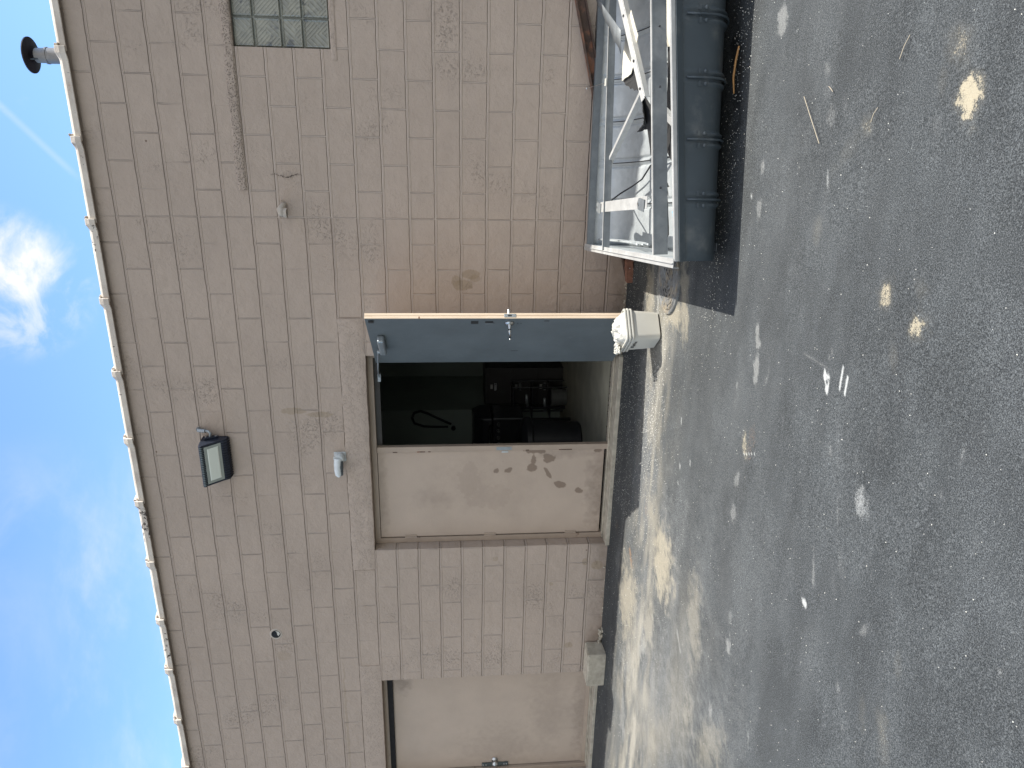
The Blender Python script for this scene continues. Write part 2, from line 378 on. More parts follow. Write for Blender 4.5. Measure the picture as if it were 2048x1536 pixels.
def galv_mat(name, base, rough=.36, metal=.75, dust=.35):
    s = NT(name); P = s.geo(); n = s.voro(30, None, 'F1', 'Color'); g = s.sep(n)[0]
    v = s.rng(g, 0, 1, .93, 1.06, False); sc = s.n('ShaderNodeVectorMath', operation='SCALE'); s.put(sc.inputs[0], base); s.put(sc.inputs['Scale'], v)
    d = s.rng(s.noise(3.5, 6, .68), .42, .72, 0, dust); c = s.mix(d, sc.outputs[0], (.42, .42, .39))
    c = s.mix(s.rng(s.noise(24, 5, .75), .68, .74, 0, .6), c, (.09, .085, .08))
    spk = s.math('MULTIPLY', s.rng(s.voro(38), .05, .09, 1, 0), s.rng(s.noise(5, 2), .55, .65)); c = s.mix(spk, c, (.07, .065, .06))
    return s.fin(c, s.math('ADD', s.rng(s.noise(7, 5), .3, .7, rough-.07, rough+.12, False), s.math('MULTIPLY', d, .5)), s.math('SUBTRACT', metal, s.math('MULTIPLY', d, .6)), s.bump(s.math('ADD', s.noise(5, 2), s.math('MULTIPLY', s.noise(130, 2), .03)), .35, .012), .5)
GALV = galv_mat('galvanised_sheet', (.43, .46, .47), .36, .4, .3)
ANGLE = galv_mat('dull_grey_angle', (.145, .16, .17), .5, .3, .25)
ALUW = galv_mat('bright_aluminium', (.44, .44, .425), .45, .3, .25)
RUST = simple('rusty_steel', (.085, .055, .042), .8, .1, .35, 12, 90, .5, dirt=(.24, .11, .065), dsc=6, dlo=.5, dhi=.62)
BRICK = simple('rust_red_steel', (.22, .105, .07), .85, 0, .3, 25, 90, .5)
WHITEP = simple('white_plastic', (.50, .49, .44), .38, 0, .05, 5, 60, .1, dirt=(.50, .47, .40), dsc=7, dlo=.52, dhi=.8)
BAG = simple('white_film', (.52, .51, .46), .35, 0, .06, 12, 45, .6)
CREAM = simple('cream_board', (.62, .58, .48), .7, 0, .12, 8, 90, .3, dirt=(.25, .23, .19), dsc=12, dlo=.62, dhi=.7)
PVC = simple('painted_pvc', (.44, .39, .33), .45, 0, .08, 12)
GREYM = simple('light_grey_paint', (.50, .53, .53), .38, 0, .08, 14)
def ground_mat():
    s = NT('sealed_asphalt'); P = s.geo(); xy = P
    f1 = s.noise(700, 2, .6); f2 = s.noise(230, 3, .7); f3 = s.noise(2.2, 4, .6); f4 = s.noise(55, 4, .7)
    agg = s.rng(s.math('ADD', s.math('MULTIPLY', f1, .45), s.math('MULTIPLY', f2, .55)), .42, .64)
    a = s.mix(agg, (.010, .012, .013), (.128, .138, .141))
    sc = s.n('ShaderNodeVectorMath', operation='SCALE'); s.put(sc.inputs[0], a); s.put(sc.inputs['Scale'], s.math('MULTIPLY', s.rng(f3, .3, .7, .82, 1.12, False), s.rng(s.noise(1.6, 5, .65, s.map(P, (1, 2.6, 1), (3, 1, 0), (0, 0, .25))), .35, .65, .80, 1.16))); c = sc.outputs[0]
    pale = s.rng(s.math('ADD', s.math('MULTIPLY', f2, .6), s.math('MULTIPLY', f4, .5)), .60, .80, 0, .45); c = s.mix(pale, c, (.19, .205, .21))
    g = s.math('ADD', s.math('MULTIPLY', s.noise(230, 3, .75), .6), s.math('MULTIPLY', s.noise(70, 4, .7), .4))
    pk = s.rng(s.noise(135, 2, .6), .59, .67, 0, .40); c = s.mix(pk, c, (.19, .20, .20))
    dk = s.rng(s.noise(85, 3, .65, s.map(P, (1, 1, 1), (3, 9, 1))), .36, .44, .45, 0); c = s.mix(dk, c, (.022, .026, .028))
    def cover(nm, colr, c, k=.9, soft=.16, off=.27):
        at = s.attr(nm); t = s.math('SUBTRACT', 1.02, at)      # threshold falls as cover grows
        lo = s.math('ADD', s.math('MULTIPLY', t, .55), off); m = s.rng(g, s.math('SUBTRACT', lo, soft*.5), s.math('ADD', lo, soft*.5), 0, 1)
        m = s.math('MULTIPLY', s.math('MULTIPLY', m, k), s.rng(at, .0, .12)); return s.mix(m, c, colr)
    gm = s.rng(s.noise(90, 4, .7), .3, .7, .6, 1.1, False); gm2 = s.math('MULTIPLY', gm, s.rng(f2, .35, .65, .55, 1.1)); c = s.mix(s.math('MULTIPLY', s.math('MULTIPLY', s.attr('veil'), .62), gm2, None, True), c, (.25, .255, .25)); c = s.mix(s.math('MULTIPLY', s.math('MULTIPLY', s.attr('sveil'), .85), gm, None, True), c, (.37, .33, .245)); c = s.mix(s.math('MULTIPLY', s.math('MULTIPLY', s.attr('sand'), .15), gm, None, True), c, (.37, .33, .245)); c = s.mix(s.math('MULTIPLY', s.math('MULTIPLY', s.attr('dust'), .3), gm2, None, True), c, (.25, .255, .25))
    c = cover('darkened', (.012, .013, .013), c, .85, .5)
    c = cover('dust', (.33, .33, .31), c, .5, .34)
    c = cover('rusty', (.24, .15, .09), c, .8)
    c = cover('sand', (.43, .375, .265), c, .85, .16, .35)
    c = cover('white', (.55, .56, .54), c, .8, .5)
    # small white chips, more of them by the wall
    vo = s.n('ShaderNodeTexVoronoi', feature='F1'); vo.inputs['Scale'].default_value = 62; s.put(vo.inputs['Vector'], P)
    rc = s.sep(vo.outputs['Color']); chips = s.math('MULTIPLY', s.rng(vo.outputs['Distance'], .10, .20, 1, 0), s.math('GREATER_THAN', s.math('ADD', rc[0], s.attr('chips')), 1.0))
    vo2 = s.n('ShaderNodeTexVoronoi', feature='F1'); vo2.inputs['Scale'].default_value = 24; s.put(vo2.inputs['Vector'], P)
    rc2 = s.sep(vo2.outputs['Color']); ch2 = s.math('MULTIPLY', s.rng(vo2.outputs['Distance'], .06, .10, 1, 0), s.math('GREATER_THAN', s.math('ADD', rc2[1], s.math('MULTIPLY', s.attr('chips'), .8)), 1.01))
    ch = s.math('MAXIMUM', chips, ch2); c = s.mix(s.math('MULTIPLY', ch, .9), c, (.66, .66, .60))
    h = s.math('ADD', s.math('ADD', s.math('MULTIPLY', f1, .35), s.math('MULTIPLY', f2, .6)), s.math('ADD', s.math('MULTIPLY', ch, .8), s.math('MULTIPLY', f4, .5)))
    cov = s.math('MAXIMUM', s.attr('sand'), s.attr('dust'))
    return s.fin(c, s.math('SUBTRACT', .82, s.math('MULTIPLY', s.attr('darkened'), .25)), 0, s.bump(h, .9, .0042), .35)
ASPH = ground_mat()
# ---------------------------------------------------------------- ground: one sheet, fine where the camera sees it
STROKES=[(-2.154,-0.881,0.1093,-0.2561,-0.6987,-0.226,5,1,0.6),
(-1.652,-0.804,0.0579,-0.1786,-0.252,-0.0817,6,0.45,0.6),
(-1.231,-0.625,0.028,-0.1193,-0.3246,-0.1051,6,0.75,0.5),
(-1.049,-1.397,0.0206,-0.0875,-0.2777,-0.0914,6,0.7,0.4),
(-1.202,-1.194,0.0603,-0.235,-0.1169,-0.0383,6,0.9,0.5),
(-1.029,-0.857,0.0174,-0.0841,-0.2731,-0.0889,1,0.6,0.5),
(-1.038,-0.534,0.0159,-0.0812,-0.1084,-0.0351,4,0.45,0.6),
(-1.183,-0.829,0.0086,-0.0368,-0.2081,-0.0677,2,0.5,0.4),
(-2.972,-1.529,0.1457,-0.2083,-0.2262,-0.1417,6,0.95,0.45),
(-2.792,-1.216,0.0867,-0.1392,-0.2107,-0.1537,6,0.6,0.6),
(-2.703,-1.505,0.1269,-0.2087,-0.411,-0.1342,5,0.65,0.6),
(-2.976,-1.833,0.0936,-0.1297,-0.3945,-0.1294,5,0.65,0.6),
(-3.832,-0.752,0.1955,-0.2657,-0.3762,-0.1201,6,0.7,0.5),
(-3.773,-1.222,0.2775,-0.3487,-0.2902,-0.0935,5,1,0.5),
(-3.602,-1.349,0.1283,-0.1644,-0.2248,-0.0727,6,0.5,0.5),
(-3.686,-0.632,0.1477,-0.2134,-0.2531,-0.0807,4,0.35,0.7),
(-3.42,-0.728,0.04,-0.0569,-0.1091,-0.1328,4,0.7,0.5),
(-4.374,-0.961,0.2719,-0.3112,-0.2512,-0.0802,0,0.5599999999999999,0.6),
(-4.172,-1.577,1.0177,-1.0717,-0.712,-0.2305,5,0.9750000000000001,0.7),
(-3.321,-2.166,0.5036,-0.5763,-0.633,-0.2085,5,0.5850000000000001,0.8),
(-3.438,-1.192,0.5368,-0.7444,-0.4185,-0.1351,5,0.65,0.7),
(-3.216,-2.775,0.3636,-0.3615,-0.3309,-0.1104,5,0.52,0.8),
(-2.587,-2.221,0.2096,-0.3029,-0.4425,-0.1466,5,0.39,0.8),
(-4.977,-0.909,0.1023,-0.104,-0.3062,-0.0973,0,0.5599999999999999,0.5),
(-3.968,-1.254,0.1257,-0.1492,-0.117,-0.0377,0,0.6400000000000001,0.5),
(-2.954,-2.228,0.098,-0.124,-0.3339,-0.1104,6,0.42,0.6),
(-3.623,-2.287,0.1089,-0.1108,-0.1898,-0.0626,6,0.38,0.6),
(-3.519,-2.666,0.236,-0.2219,-0.145,-0.0482,6,0.38,0.6),
(-3.234,-2.829,0.0541,-0.0526,-0.191,-0.0638,1,0.3,0.6),
(-3.417,-2.057,0.0189,-0.0217,-0.228,-0.0749,3,0.5,0.5),
(-3.247,-2.012,0.0113,-0.0127,-0.062,-0.0636,0,0.7200000000000001,0.4),
(-3.268,-2.446,0.0662,-0.0714,-0.1786,-0.0592,0,0.36000000000000004,0.6),
(-2.801,-1.274,0.4153,-0.6934,-0.5749,-0.1867,5,0.36400000000000005,0.7),
(-2.394,-2.728,0.5166,-0.6975,-0.6726,-0.2253,5,0.169,0.8),
(-0.3,-2.578,0.0451,-0.464,-0.6535,-0.2213,5,0.169,0.8),
(-1.78,-2.131,0.279,-0.596,-0.8426,-0.2801,5,0.13,0.8),
(-1.142,-2.695,0.0741,-0.2089,-0.2767,-0.0934,5,0.156,0.8),
(0.09,-3.727,-0.0064,-0.0576,-0.0653,-0.0083,1,0.95,0.35),
(0.15,-3.753,-0.0015,-0.0294,-0.0325,-0.0113,1,0.7,0.4),
(0.242,-3.635,-0.0201,-0.0697,-0.0575,0.0151,1,0.62,0.5),
(0.159,-3.578,-0.0042,-0.0274,-0.048,-0.0025,1,0.4,0.5),
(-0.527,-3.509,0.0061,-0.0522,-0.0523,-0.0021,1,0.78,0.4),
(-0.588,-3.705,0.0132,-0.049,-0.0528,-0.0182,1,0.78,0.4),
(-0.48,-3.681,0.0071,-0.032,-0.0339,-0.0117,1,0.4,0.5),
(0.03,-3.19,0.0,-0.0402,-0.038,-0.013,1,0.6,0.5),
(-0.722,-3.619,0.0068,-0.0214,-0.0491,-0.0169,1,0.4,0.5),
(0.028,-3.6,0.0001,-0.0293,-0.0354,-0.0123,0,0.32000000000000006,0.5),
(0.09,-3.021,-0.0006,-0.0299,-0.0472,-0.0162,0,0.32000000000000006,0.5),
(0.235,-2.844,-0.0024,-0.0371,-0.034,-0.0116,0,0.48,0.5),
(0.055,-2.918,-0.0003,-0.0482,-0.0641,-0.0219,0,0.44000000000000006,0.5),
(0.159,-2.862,-0.0015,-0.037,-0.0379,-0.013,0,0.32000000000000006,0.5),
(0.472,-2.342,-0.0064,-0.0436,-0.0794,-0.0131,0,0.7200000000000001,0.3),
(-0.17,-2.338,0.001,-0.0291,-0.0415,-0.0085,0,0.6400000000000001,0.4),
(-0.369,-2.369,0.0034,-0.035,-0.0844,-0.0209,0,0.6000000000000001,0.4),
(-0.173,-2.975,0.0007,-0.0099,-0.0495,-0.0169,2,0.5,0.4),
(-0.149,-2.717,0.0008,-0.014,-0.0123,-0.0042,0,0.7200000000000001,0.5),
(0.414,-2.502,0.0006,-0.0133,-0.0191,-0.0212,2,0.7,0.5),
(-0.32,-2.254,0.0017,-0.0184,-0.0143,-0.0048,2,0.7,0.5),
(-0.308,-2.25,0.0017,-0.0184,-0.0119,-0.004,2,0.6,0.5),
(-0.261,-2.985,0.0008,-0.0283,-0.1173,-0.0057,0,0.36000000000000004,0.6),
(-0.082,-3.08,-0.013,-0.047,-0.0944,0.0955,1,0.28,0.7),
(-0.075,-2.748,-0.0016,-0.0367,-0.121,0.0066,0,0.24,0.6),
(-0.384,-2.964,0.0017,-0.0332,-0.0609,0.0016,1,0.5,0.5),
(-0.259,-3.364,0.0203,-0.1839,-0.3372,-0.116,5,0.078,0.8),
(-0.942,-2.544,0.0063,-0.0223,-0.0517,-0.0174,0,0.7200000000000001,0.3),
(-0.999,-2.564,0.0066,-0.0222,-0.0282,-0.0095,0,0.7200000000000001,0.3),
(-1.132,-2.59,0.0114,-0.0362,-0.0838,-0.0173,0,0.7200000000000001,0.3),
(-1.123,-2.712,0.0028,-0.0104,-0.0514,0.0027,0,0.5599999999999999,0.4),
(-1.281,-2.383,0.0034,-0.0094,-0.0253,-0.0085,0,0.7200000000000001,0.4),
(-0.951,-3.221,0.0028,-0.0073,-0.0373,-0.0171,2,0.95,0.25),
(-0.951,-3.245,0.0021,-0.0074,-0.0413,-0.0042,2,0.95,0.25),
(-0.909,-3.333,0.0016,-0.0076,-0.046,0.0045,2,0.95,0.25),
(-0.929,-3.377,0.0024,-0.0087,-0.0476,-0.0039,2,0.98,0.25),
(-0.834,-3.233,0.0006,-0.0054,-0.0261,0.0075,0,0.6400000000000001,0.4),
(-0.798,-3.314,0.0016,-0.0051,-0.0221,-0.0076,0,0.5599999999999999,0.4),
(-0.905,-3.076,0.0029,-0.0018,0.0064,-0.3446,0,0.48,0.4),
(-0.903,-3.398,0.0026,-0.0012,0.0105,-0.1894,0,0.4,0.4),
(-1.082,-3.09,0.0062,-0.0163,-0.0246,-0.0084,0,0.4,0.6),
(-1.522,-2.574,0.0157,-0.0347,-0.0939,-0.0316,1,0.7,0.4),
(-1.496,-2.65,0.0353,-0.0775,-0.0968,-0.0326,4,0.45,0.4),
(-1.559,-2.652,0.0475,-0.1001,-0.0039,-0.0013,2,0.8,0.3),
(-1.23,-2.93,0.0049,-0.0139,-0.0947,-0.0103,0,0.32000000000000006,0.6),
(-1.328,-2.816,0.0106,-0.0248,-0.0319,-0.0108,0,0.27999999999999997,0.6),
(-1.196,-3.404,0.0079,-0.0167,-0.1317,-0.045,0,0.27999999999999997,0.6),
(-1.765,-2.553,0.0164,-0.0331,-0.0541,-0.0108,0,0.6000000000000001,0.4),
(-1.975,-2.559,0.0204,-0.0366,-0.0721,-0.0143,0,0.6000000000000001,0.4),
(-2.69,-2.732,0.0318,-0.0383,-0.0664,-0.0222,0,0.76,0.3),
(-2.518,-2.704,0.0227,-0.0294,-0.0579,-0.0194,0,0.48,0.5),
(-3.243,-2.626,0.0252,-0.026,-0.0457,-0.0152,0,0.6400000000000001,0.4),
(-2.127,-1.666,0.0056,-0.0113,-0.0318,-0.0105,2,0.7,0.4),
(-2.016,-1.839,0.0051,-0.0104,-0.0366,-0.0121,2,0.7,0.4),
(-2.242,-1.66,0.0149,-0.0284,-0.0257,-0.0084,2,0.5,0.5),
(-1.832,-1.602,0.006,-0.0142,-0.0315,-0.0104,2,0.7,0.4),
(-1.93,-3.379,0.011,-0.0121,-0.0218,-0.0219,2,0.85,0.4),
(-1.749,-3.394,0.0064,-0.0093,-0.0928,-0.0316,0,0.6000000000000001,0.4),
(-1.433,-3.482,0.0057,-0.0098,-0.0869,-0.0297,0,0.5599999999999999,0.5),
(-1.22,-3.353,0.0049,-0.0104,-0.0384,-0.0131,0,0.5599999999999999,0.5),
(-1.31,-3.602,0.0229,-0.041,-0.0714,-0.0245,2,0.5,0.6),
(-1.149,-3.525,0.013,-0.0274,-0.0431,-0.0148,0,0.4,0.6),
(-1.036,-3.638,0.0042,-0.0112,-0.0728,-0.0117,0,0.44000000000000006,0.5),
(-1.3,-3.657,0.0064,-0.0112,-0.0525,-0.018,0,0.4,0.6),
(-1.591,-3.559,0.0162,-0.0211,-0.0943,-0.0644,0,0.36000000000000004,0.6),
(-1.75,-3.566,0.0139,-0.019,-0.0765,-0.0261,0,0.4,0.6),
(-1.75,-3.784,0.0088,-0.0237,-0.0419,0.013,0,0.5599999999999999,0.5),
(-2.026,-4.004,0.0325,-0.0296,-0.1075,-0.0523,1,0.55,0.5),
(-2.054,-3.882,0.0152,-0.0155,-0.0805,-0.0276,1,0.4,0.5),
(-1.726,-3.991,0.0138,-0.0158,-0.0493,-0.017,1,0.35,0.5),
(-2.094,-3.712,0.0165,-0.0178,-0.0457,-0.0156,0,0.48,0.5),
(-2.211,-3.786,0.0201,-0.0199,-0.0264,-0.009,0,0.5599999999999999,0.5),
(-1.125,-4.17,0.0099,-0.0157,-0.0362,-0.0126,0,0.24,0.6),
(-0.914,-4.036,0.0033,-0.0099,-0.0407,-0.004,0,0.48,0.5),
(-1.066,-3.99,0.0056,-0.0103,-0.0208,-0.0072,0,0.4,0.5),
(-0.854,-4.128,0.0074,-0.0157,-0.0068,-0.0024,0,0.4,0.5),
(-1.418,-4.374,0.0092,-0.0104,-0.012,-0.0042,0,0.5599999999999999,0.5),
(-2.811,-2.939,0.059,-0.0636,-0.1534,-0.0515,0,0.24,0.6),
(-3.238,-2.437,0.0197,-0.0215,-0.0595,-0.0197,0,0.5599999999999999,0.5),
(-2.979,-3.11,0.0076,-0.0073,-0.0598,-0.0201,0,0.6400000000000001,0.4),
(-3.997,-2.11,0.0137,-0.0132,-0.0472,-0.0154,0,0.6400000000000001,0.4),
(0.297,-1.861,-0.0063,-0.0991,-0.3961,-0.1328,3,0.8,0.5),
(0.339,-1.949,-0.0041,-0.054,-0.3377,-0.1134,1,0.18,0.6),
(-0.453,-2.078,0.0118,-0.0952,-0.1765,-0.0591,4,0.3,0.6),
(-2.817,-1.021,0.0434,-0.0759,-0.1502,-0.0485,4,0.5,0.6),
(-3.422,-0.237,0.0512,-0.0855,-0.176,-0.0557,4,0.5,0.7),
(-0.538,-3.236,0.0072,-0.0348,-0.0256,-0.0088,0,0.32000000000000006,0.6),
(-0.592,-3.077,0.0075,-0.0351,-0.0349,-0.0119,0,0.32000000000000006,0.6),
(-1.44,-3.721,0.014,-0.0217,-0.1046,-0.0359,0,0.2,0.7),
(-2.164,-3.363,0.1916,-0.2304,-0.2564,-0.0871,5,0.13,0.8)]

def make_ground():
    st = .014
    xs = np.concatenate([[-300, -90, -40, -22, -14, -10, -8.4], np.arange(-7.4, 1.9, st), [2.3, 3, 4.5, 8, 15, 30, 80, 300]])
    ys = np.concatenate([[-300, -90, -40, -22, -14, -10, -7.5, -6], np.arange(-5.0, .05, st), [.3, 1, 3, 8, 15, 40, 120, 300]])
    X, Y = np.meshgrid(xs, ys); nx, ny = len(xs), len(ys); x = X.ravel(); y = Y.ravel()
    z = (fbm(x, y, .8, 3)-.5)*.016 + (fbm(x, y, 6, 9, 2)-.5)*.003 + .022*np.clip(1+y/.35, 0, 1)*(y > -.35)
    far = (np.abs(x+2.5) > 5.2) | (y < -5.05) | (y > .1); z[far] = 0; z[y > .1] = -.02
    at = {k: np.zeros(len(x)) for k in ('dust', 'sand', 'white', 'darkened', 'rusty', 'chips', 'veil', 'sveil')}
    key = ['dust', 'sand', 'white', 'darkened', 'rusty', 'veil', 'sveil']
    w1 = (fbm(x, y, 14, 21, 4)-.5); w2 = (fbm(x, y, 45, 31, 3)-.5)
    for cx, cy, ux, uy, vx, vy, t, stg, so in STROKES:
        det = ux*vy-uy*vx
        a = ((x-cx)*vy-(y-cy)*vx)/det; b = ((y-cy)*ux-(x-cx)*uy)/det
        R = np.sqrt(a*a+b*b); R = R + w1*1.3 + w2*.9
        m = np.clip((1.35-R)/(so*2.2), 0, 1); m = m*m*(3-2*m)*stg
        at[key[t]] = np.maximum(at[key[t]], m)
    base = np.clip(fbm(x*.6, y*1.6, .9, 55, 4)-.42, 0, 1)*.75 + np.clip(fbm(x*.3+.25*y, y*1.5, 5.0, 61, 4)-.52, 0, 1)*.9 + np.clip(fbm(x, y, 9, 65, 3)-.6, 0, 1)*.6
    at['dust'] = np.maximum(at['dust'], base*np.clip(1.15+y/4.5, .25, 1))
    # tan grey dust swept into a band along the wall, wider to the left
    st_ = fbm(x*.6, y*1.3, 3.0, 91, 5); st2 = fbm(x*.55, y*1.7, 6.0, 93, 4); wid = .34+.30*np.clip((-3-x)/2.5, 0, 1.3); cy_ = -.98-.30*np.clip((-2.6-x)/2.5, 0, 1.3)
    bd_ = np.exp(-((y-cy_)/wid)**2)*np.clip((-.9-x)/.5, 0, 1)
    at['veil'] = np.maximum(at['veil'], bd_*np.clip(st_*2.0-.35, 0, 1)*.95); at['dust'] = np.maximum(at['dust'], bd_*np.clip(st2*2-.5, 0, 1)*.6); at['sveil'] = np.maximum(at['sveil'], bd_*np.clip(st2*2.4-.85, 0, 1)*.75)
    far_ = np.exp(-((y+2.0+.25*(x+3))/.55)**2)*np.clip((-2.6-x)/1.2, 0, 1); at['sveil'] = np.maximum(at['sveil'], far_*np.clip(st_*2.4-.9, 0, 1)*.5); at['veil'] = np.maximum(at['veil'], far_*.8*st2)
    dark = np.clip(1+(y+.45)/.25, 0, 1)*(y > -.75)*(x < -1.2); at['darkened'] = np.maximum(at['darkened'], .45*dark)  # ground darker in a strip along the wall foot
    at['chips'] = .005+.13*np.clip(1+(y+.9)/1.0, 0, 1)*np.clip((x+5.5)/2, .25, 1)+.05*np.clip(1-np.abs(y+2.1)/.3, 0, 1)*(x > -1.2)+.02*np.clip(fbm(x, y, 1.5, 77)-.5, 0, 1)*4
    # a worn square utility patch of the manhole: slightly sunk
    me = bpy.data.meshes.new('ground'); V = np.stack([x, y, z], 1)
    me.vertices.add(len(x)); me.vertices.foreach_set('co', V.ravel())
    i = np.arange(nx*ny).reshape(ny, nx); q = np.stack([i[:-1, :-1], i[:-1, 1:], i[1:, 1:], i[1:, :-1]], -1).reshape(-1, 4)
    me.loops.add(q.size); me.loops.foreach_set('vertex_index', q.ravel()); me.polygons.add(len(q)); me.polygons.foreach_set('loop_start', np.arange(0, q.size, 4))
    me.polygons.foreach_set('loop_total', np.full(len(q), 4)); me.polygons.foreach_set('use_smooth', np.ones(len(q), bool)); me.update(calc_edges=True); me.validate()
    for k, a in at.items():
        t = me.attributes.new(k, 'FLOAT', 'POINT'); t.data.foreach_set('value', a.astype(np.float32))
    o = bpy.data.objects.new('ground', me); col.objects.link(o); me.materials.append(ASPH); tag(o, kind='structure')
make_ground()

# ---------------------------------------------------------------- the building
X0, X1, HT = -14.0, 6.0, 4.236
OPEN = [(-3.765, -1.86, -.3, 11*B), (-6.72, -5.285, -.3, 11*B), (.492, 1.69, 2.368, 3.062)]
bld = empty('block_building', (-2.8, 0, 0), 'tan painted concrete block building with steel doors and clay tile coping', 'building')
def xj(c): return .701 + c*B
def build_wall():
    vs = []; fs = []; uv = []; rn = []; cr = []; rng = random.Random(3)
    def quad(p, u4, r, k):
        n = len(vs); vs.extend(p); fs.append((n, n+1, n+2, n+3)); uv.extend(u4); rn.append(r); cr.append(k)
    kmax = 21
    for k in range(-1, kmax):
        z0, z1 = k*B, min((k+1)*B, HT)
        js = []
        par = 0 if k % 2 == 0 else 1
        for c in range(-76, 30):
            if c % 2 == par or c == -7: js.append(xj(c))
        js = sorted(js)
        for a, b in zip(js[:-1], js[1:]):
            if b < X0 or a > X1: continue
            r = rng.random()
            # cut the block face against the openings
            segs = [(max(a, X0), min(b, X1), z0, z1)]
            for ox0, ox1, oz0, oz1 in OPEN:
                new = []
                for s0, s1, t0, t1 in segs:
                    if s1 <= ox0 or s0 >= ox1 or t1 <= oz0 or t0 >= oz1: new.append((s0, s1, t0, t1)); continue
                    if t0 < oz0: new.append((s0, s1, t0, oz0))
                    if t1 > oz1: new.append((s0, s1, oz1, t1))
                    m0, m1 = max(t0, oz0), min(t1, oz1)
                    if s0 < ox0: new.append((s0, ox0, m0, m1))
                    if s1 > ox1: new.append((ox1, s1, m0, m1))
                segs = new
            for s0, s1, t0, t1 in segs:
                if s1-s0 < 1e-4 or t1-t0 < 1e-4: continue
                kk = 1.0 if (k < 15 and s0 > -.74) else (.55 if k < 11 and s0 > -1.9 else (.35 if k < 11 else 0))
                quad([(s0, 0, t0), (s1, 0, t0), (s1, 0, t1), (s0, 0, t1)], [(s0-a, b-a), (s1-a, b-a), (s1-a, b-a), (s0-a, b-a)], r, kk)
    D = .2
    for ox0, ox1, oz0, oz1 in OPEN:     # reveals
        for k in range(-1, 22):
            t0, t1 = max(k*B, oz0), min((k+1)*B, oz1)
            if t1 <= t0: continue
            r = rng.random()
            quad([(ox0, 0, t0), (ox0, D, t0), (ox0, D, t1), (ox0, 0, t1)], [(5, 10)]*4, r, 0)
            quad([(ox1, D, t0), (ox1, 0, t0), (ox1, 0, t1), (ox1, D, t1)], [(5, 10)]*4, r, 0)
        quad([(ox0, 0, oz1), (ox0, D, oz1), (ox1, D, oz1), (ox1, 0, oz1)], [(5, 10)]*4, .5, 0)
        if oz0 > 0: quad([(ox0, 0, oz0), (ox1, 0, oz0), (ox1, D, oz0), (ox0, D, oz0)], [(5, 10)]*4, .5, 0)
    # top, ends, inner face
    quad([(X0, 0, HT), (X1, 0, HT), (X1, D, HT), (X0, D, HT)], [(5, 10)]*4, .5, 0)
    for xx in (X0, X1): quad([(xx, 0, -.2), (xx, 9, -.2), (xx, 9, HT-.15), (xx, 0, HT)], [(5, 10)]*4, .5, 0)
    quad([(X0, 9, -.2), (X1, 9, -.2), (X1, 9, HT-.15), (X0, 9, HT-.15)], [(5, 10)]*4, .5, 0)
    me = bpy.data.meshes.new('block_wall'); O = ORG[bld.name]
    me.from_pydata([(a-O.x, b-O.y, c-O.z) for a, b, c in vs], [], fs); me.update()
    l = me.uv_layers.new(name='blk'); l.data.foreach_set('uv', [q for p in uv for q in p])
    for nm, dat in (('rnd', rn), ('crisp', cr)):
        t = me.attributes.new(nm, 'FLOAT', 'FACE'); t.data.foreach_set('value', dat)
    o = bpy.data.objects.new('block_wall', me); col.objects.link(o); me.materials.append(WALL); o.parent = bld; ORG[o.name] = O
    return o
build_wall()
# inner skin of the front wall, roof slab
m = MB()
for a, b, c, d in [(X0+.02, -6.72, -.1, 4.0), (-6.72, -5.285, 11*B, 4.0), (-5.285, -3.765, -.1, 4.0), (-3.765, -1.86, 11*B, 4.0), (-1.86, .492, -.1, 4.0), (.492, 1.69, -.1, 2.368), (.492, 1.69, 3.062, 4.0), (1.69, X1-.02, -.1, 4.0)]:
    m.box(a, b, .2, .215, c, d)
m.build('inner_wall_face', INNER, bld, clean=False)
m = MB(); m.box(X0+.01, X1-.01, .21, 8.98, 4.0, 4.12); m.build('roof', BLACKR, bld)
m = MB(); m.box(-9, 4, .02, 4.6, -.06, .045); m.box(-3.765, -1.86, -.035, .03, -.06, .05); m.build('interior_floor', CONCF, bld)
m = MB(); m.box(-4.9, -3.55, 2.95, 3.05, .04, 3.6); m.box(-3.65, -3.55, 3.05, 4.3, .04, 3.6); m.box(-3.65, 1.5, 4.3, 4.4, .04, 3.6); m.box(-5.0, -4.9, .2, 3.05, .04, 3.6); m.box(1.4, 1.5, .2, 4.3, .04, 3.6)
m.build('partition_wall', INNER, bld)
m = MB(); m.box(-5.0, 1.5, .2, 4.4, 3.0, 3.04); m.build('ceiling', INNER, bld)
# lintels: rendered bands a few mm proud of the blocks, with ragged edges
def lintel(name, x0, x1, z0, z1, mat, dep=.007, seed=1, amp=.005, y1=.0):
    n = int((x1-x0)/.02)+1; rng = np.random.RandomState(seed); xs = np.linspace(x0, x1, n)
    j = lambda: np.convolve(rng.randn(n+8), np.ones(5)/5, 'same')[4:-4]*amp
    t, b_ = z1+j(), z0+j()*.6; V = []; F = []; rows = 7
    for i in range(n):
        for r in range(rows):
            f = r/(rows-1); z = b_[i]*(1-f)+t[i]*f; e = min(1, min(f, 1-f)*8)
            V.append((xs[i], -dep*(.15+.85*e)-rng.rand()*.0012, z))
        V.append((xs[i], y1+.003, t[i])); V.append((xs[i], y1+.003, b_[i]))
    R = rows+2
    for i in range(n-1):
        for r in range(rows-1): a = i*R+r; F.append((a, a+R, a+R+1, a+1))
        a = i*R; F += [(a+rows-1, a+R+rows-1, a+R+rows, a+rows), (a+rows+1, a+R+rows+1, a+R, a)]
    for a in (0, (n-1)*R): F.append(tuple(a+r for r in range(R)))
    mm = MB(); mm.add(V, F); o = mm.build(name, mat, bld, smooth='auto', clean=True); return o
tag(lintel('door_lintel', xj(-23)+.002, xj(-11)-.004, 11*B-.003, 12*B+.004, RENDER, .009, 1, .006), 'wide rendered lintel over the open double doors')
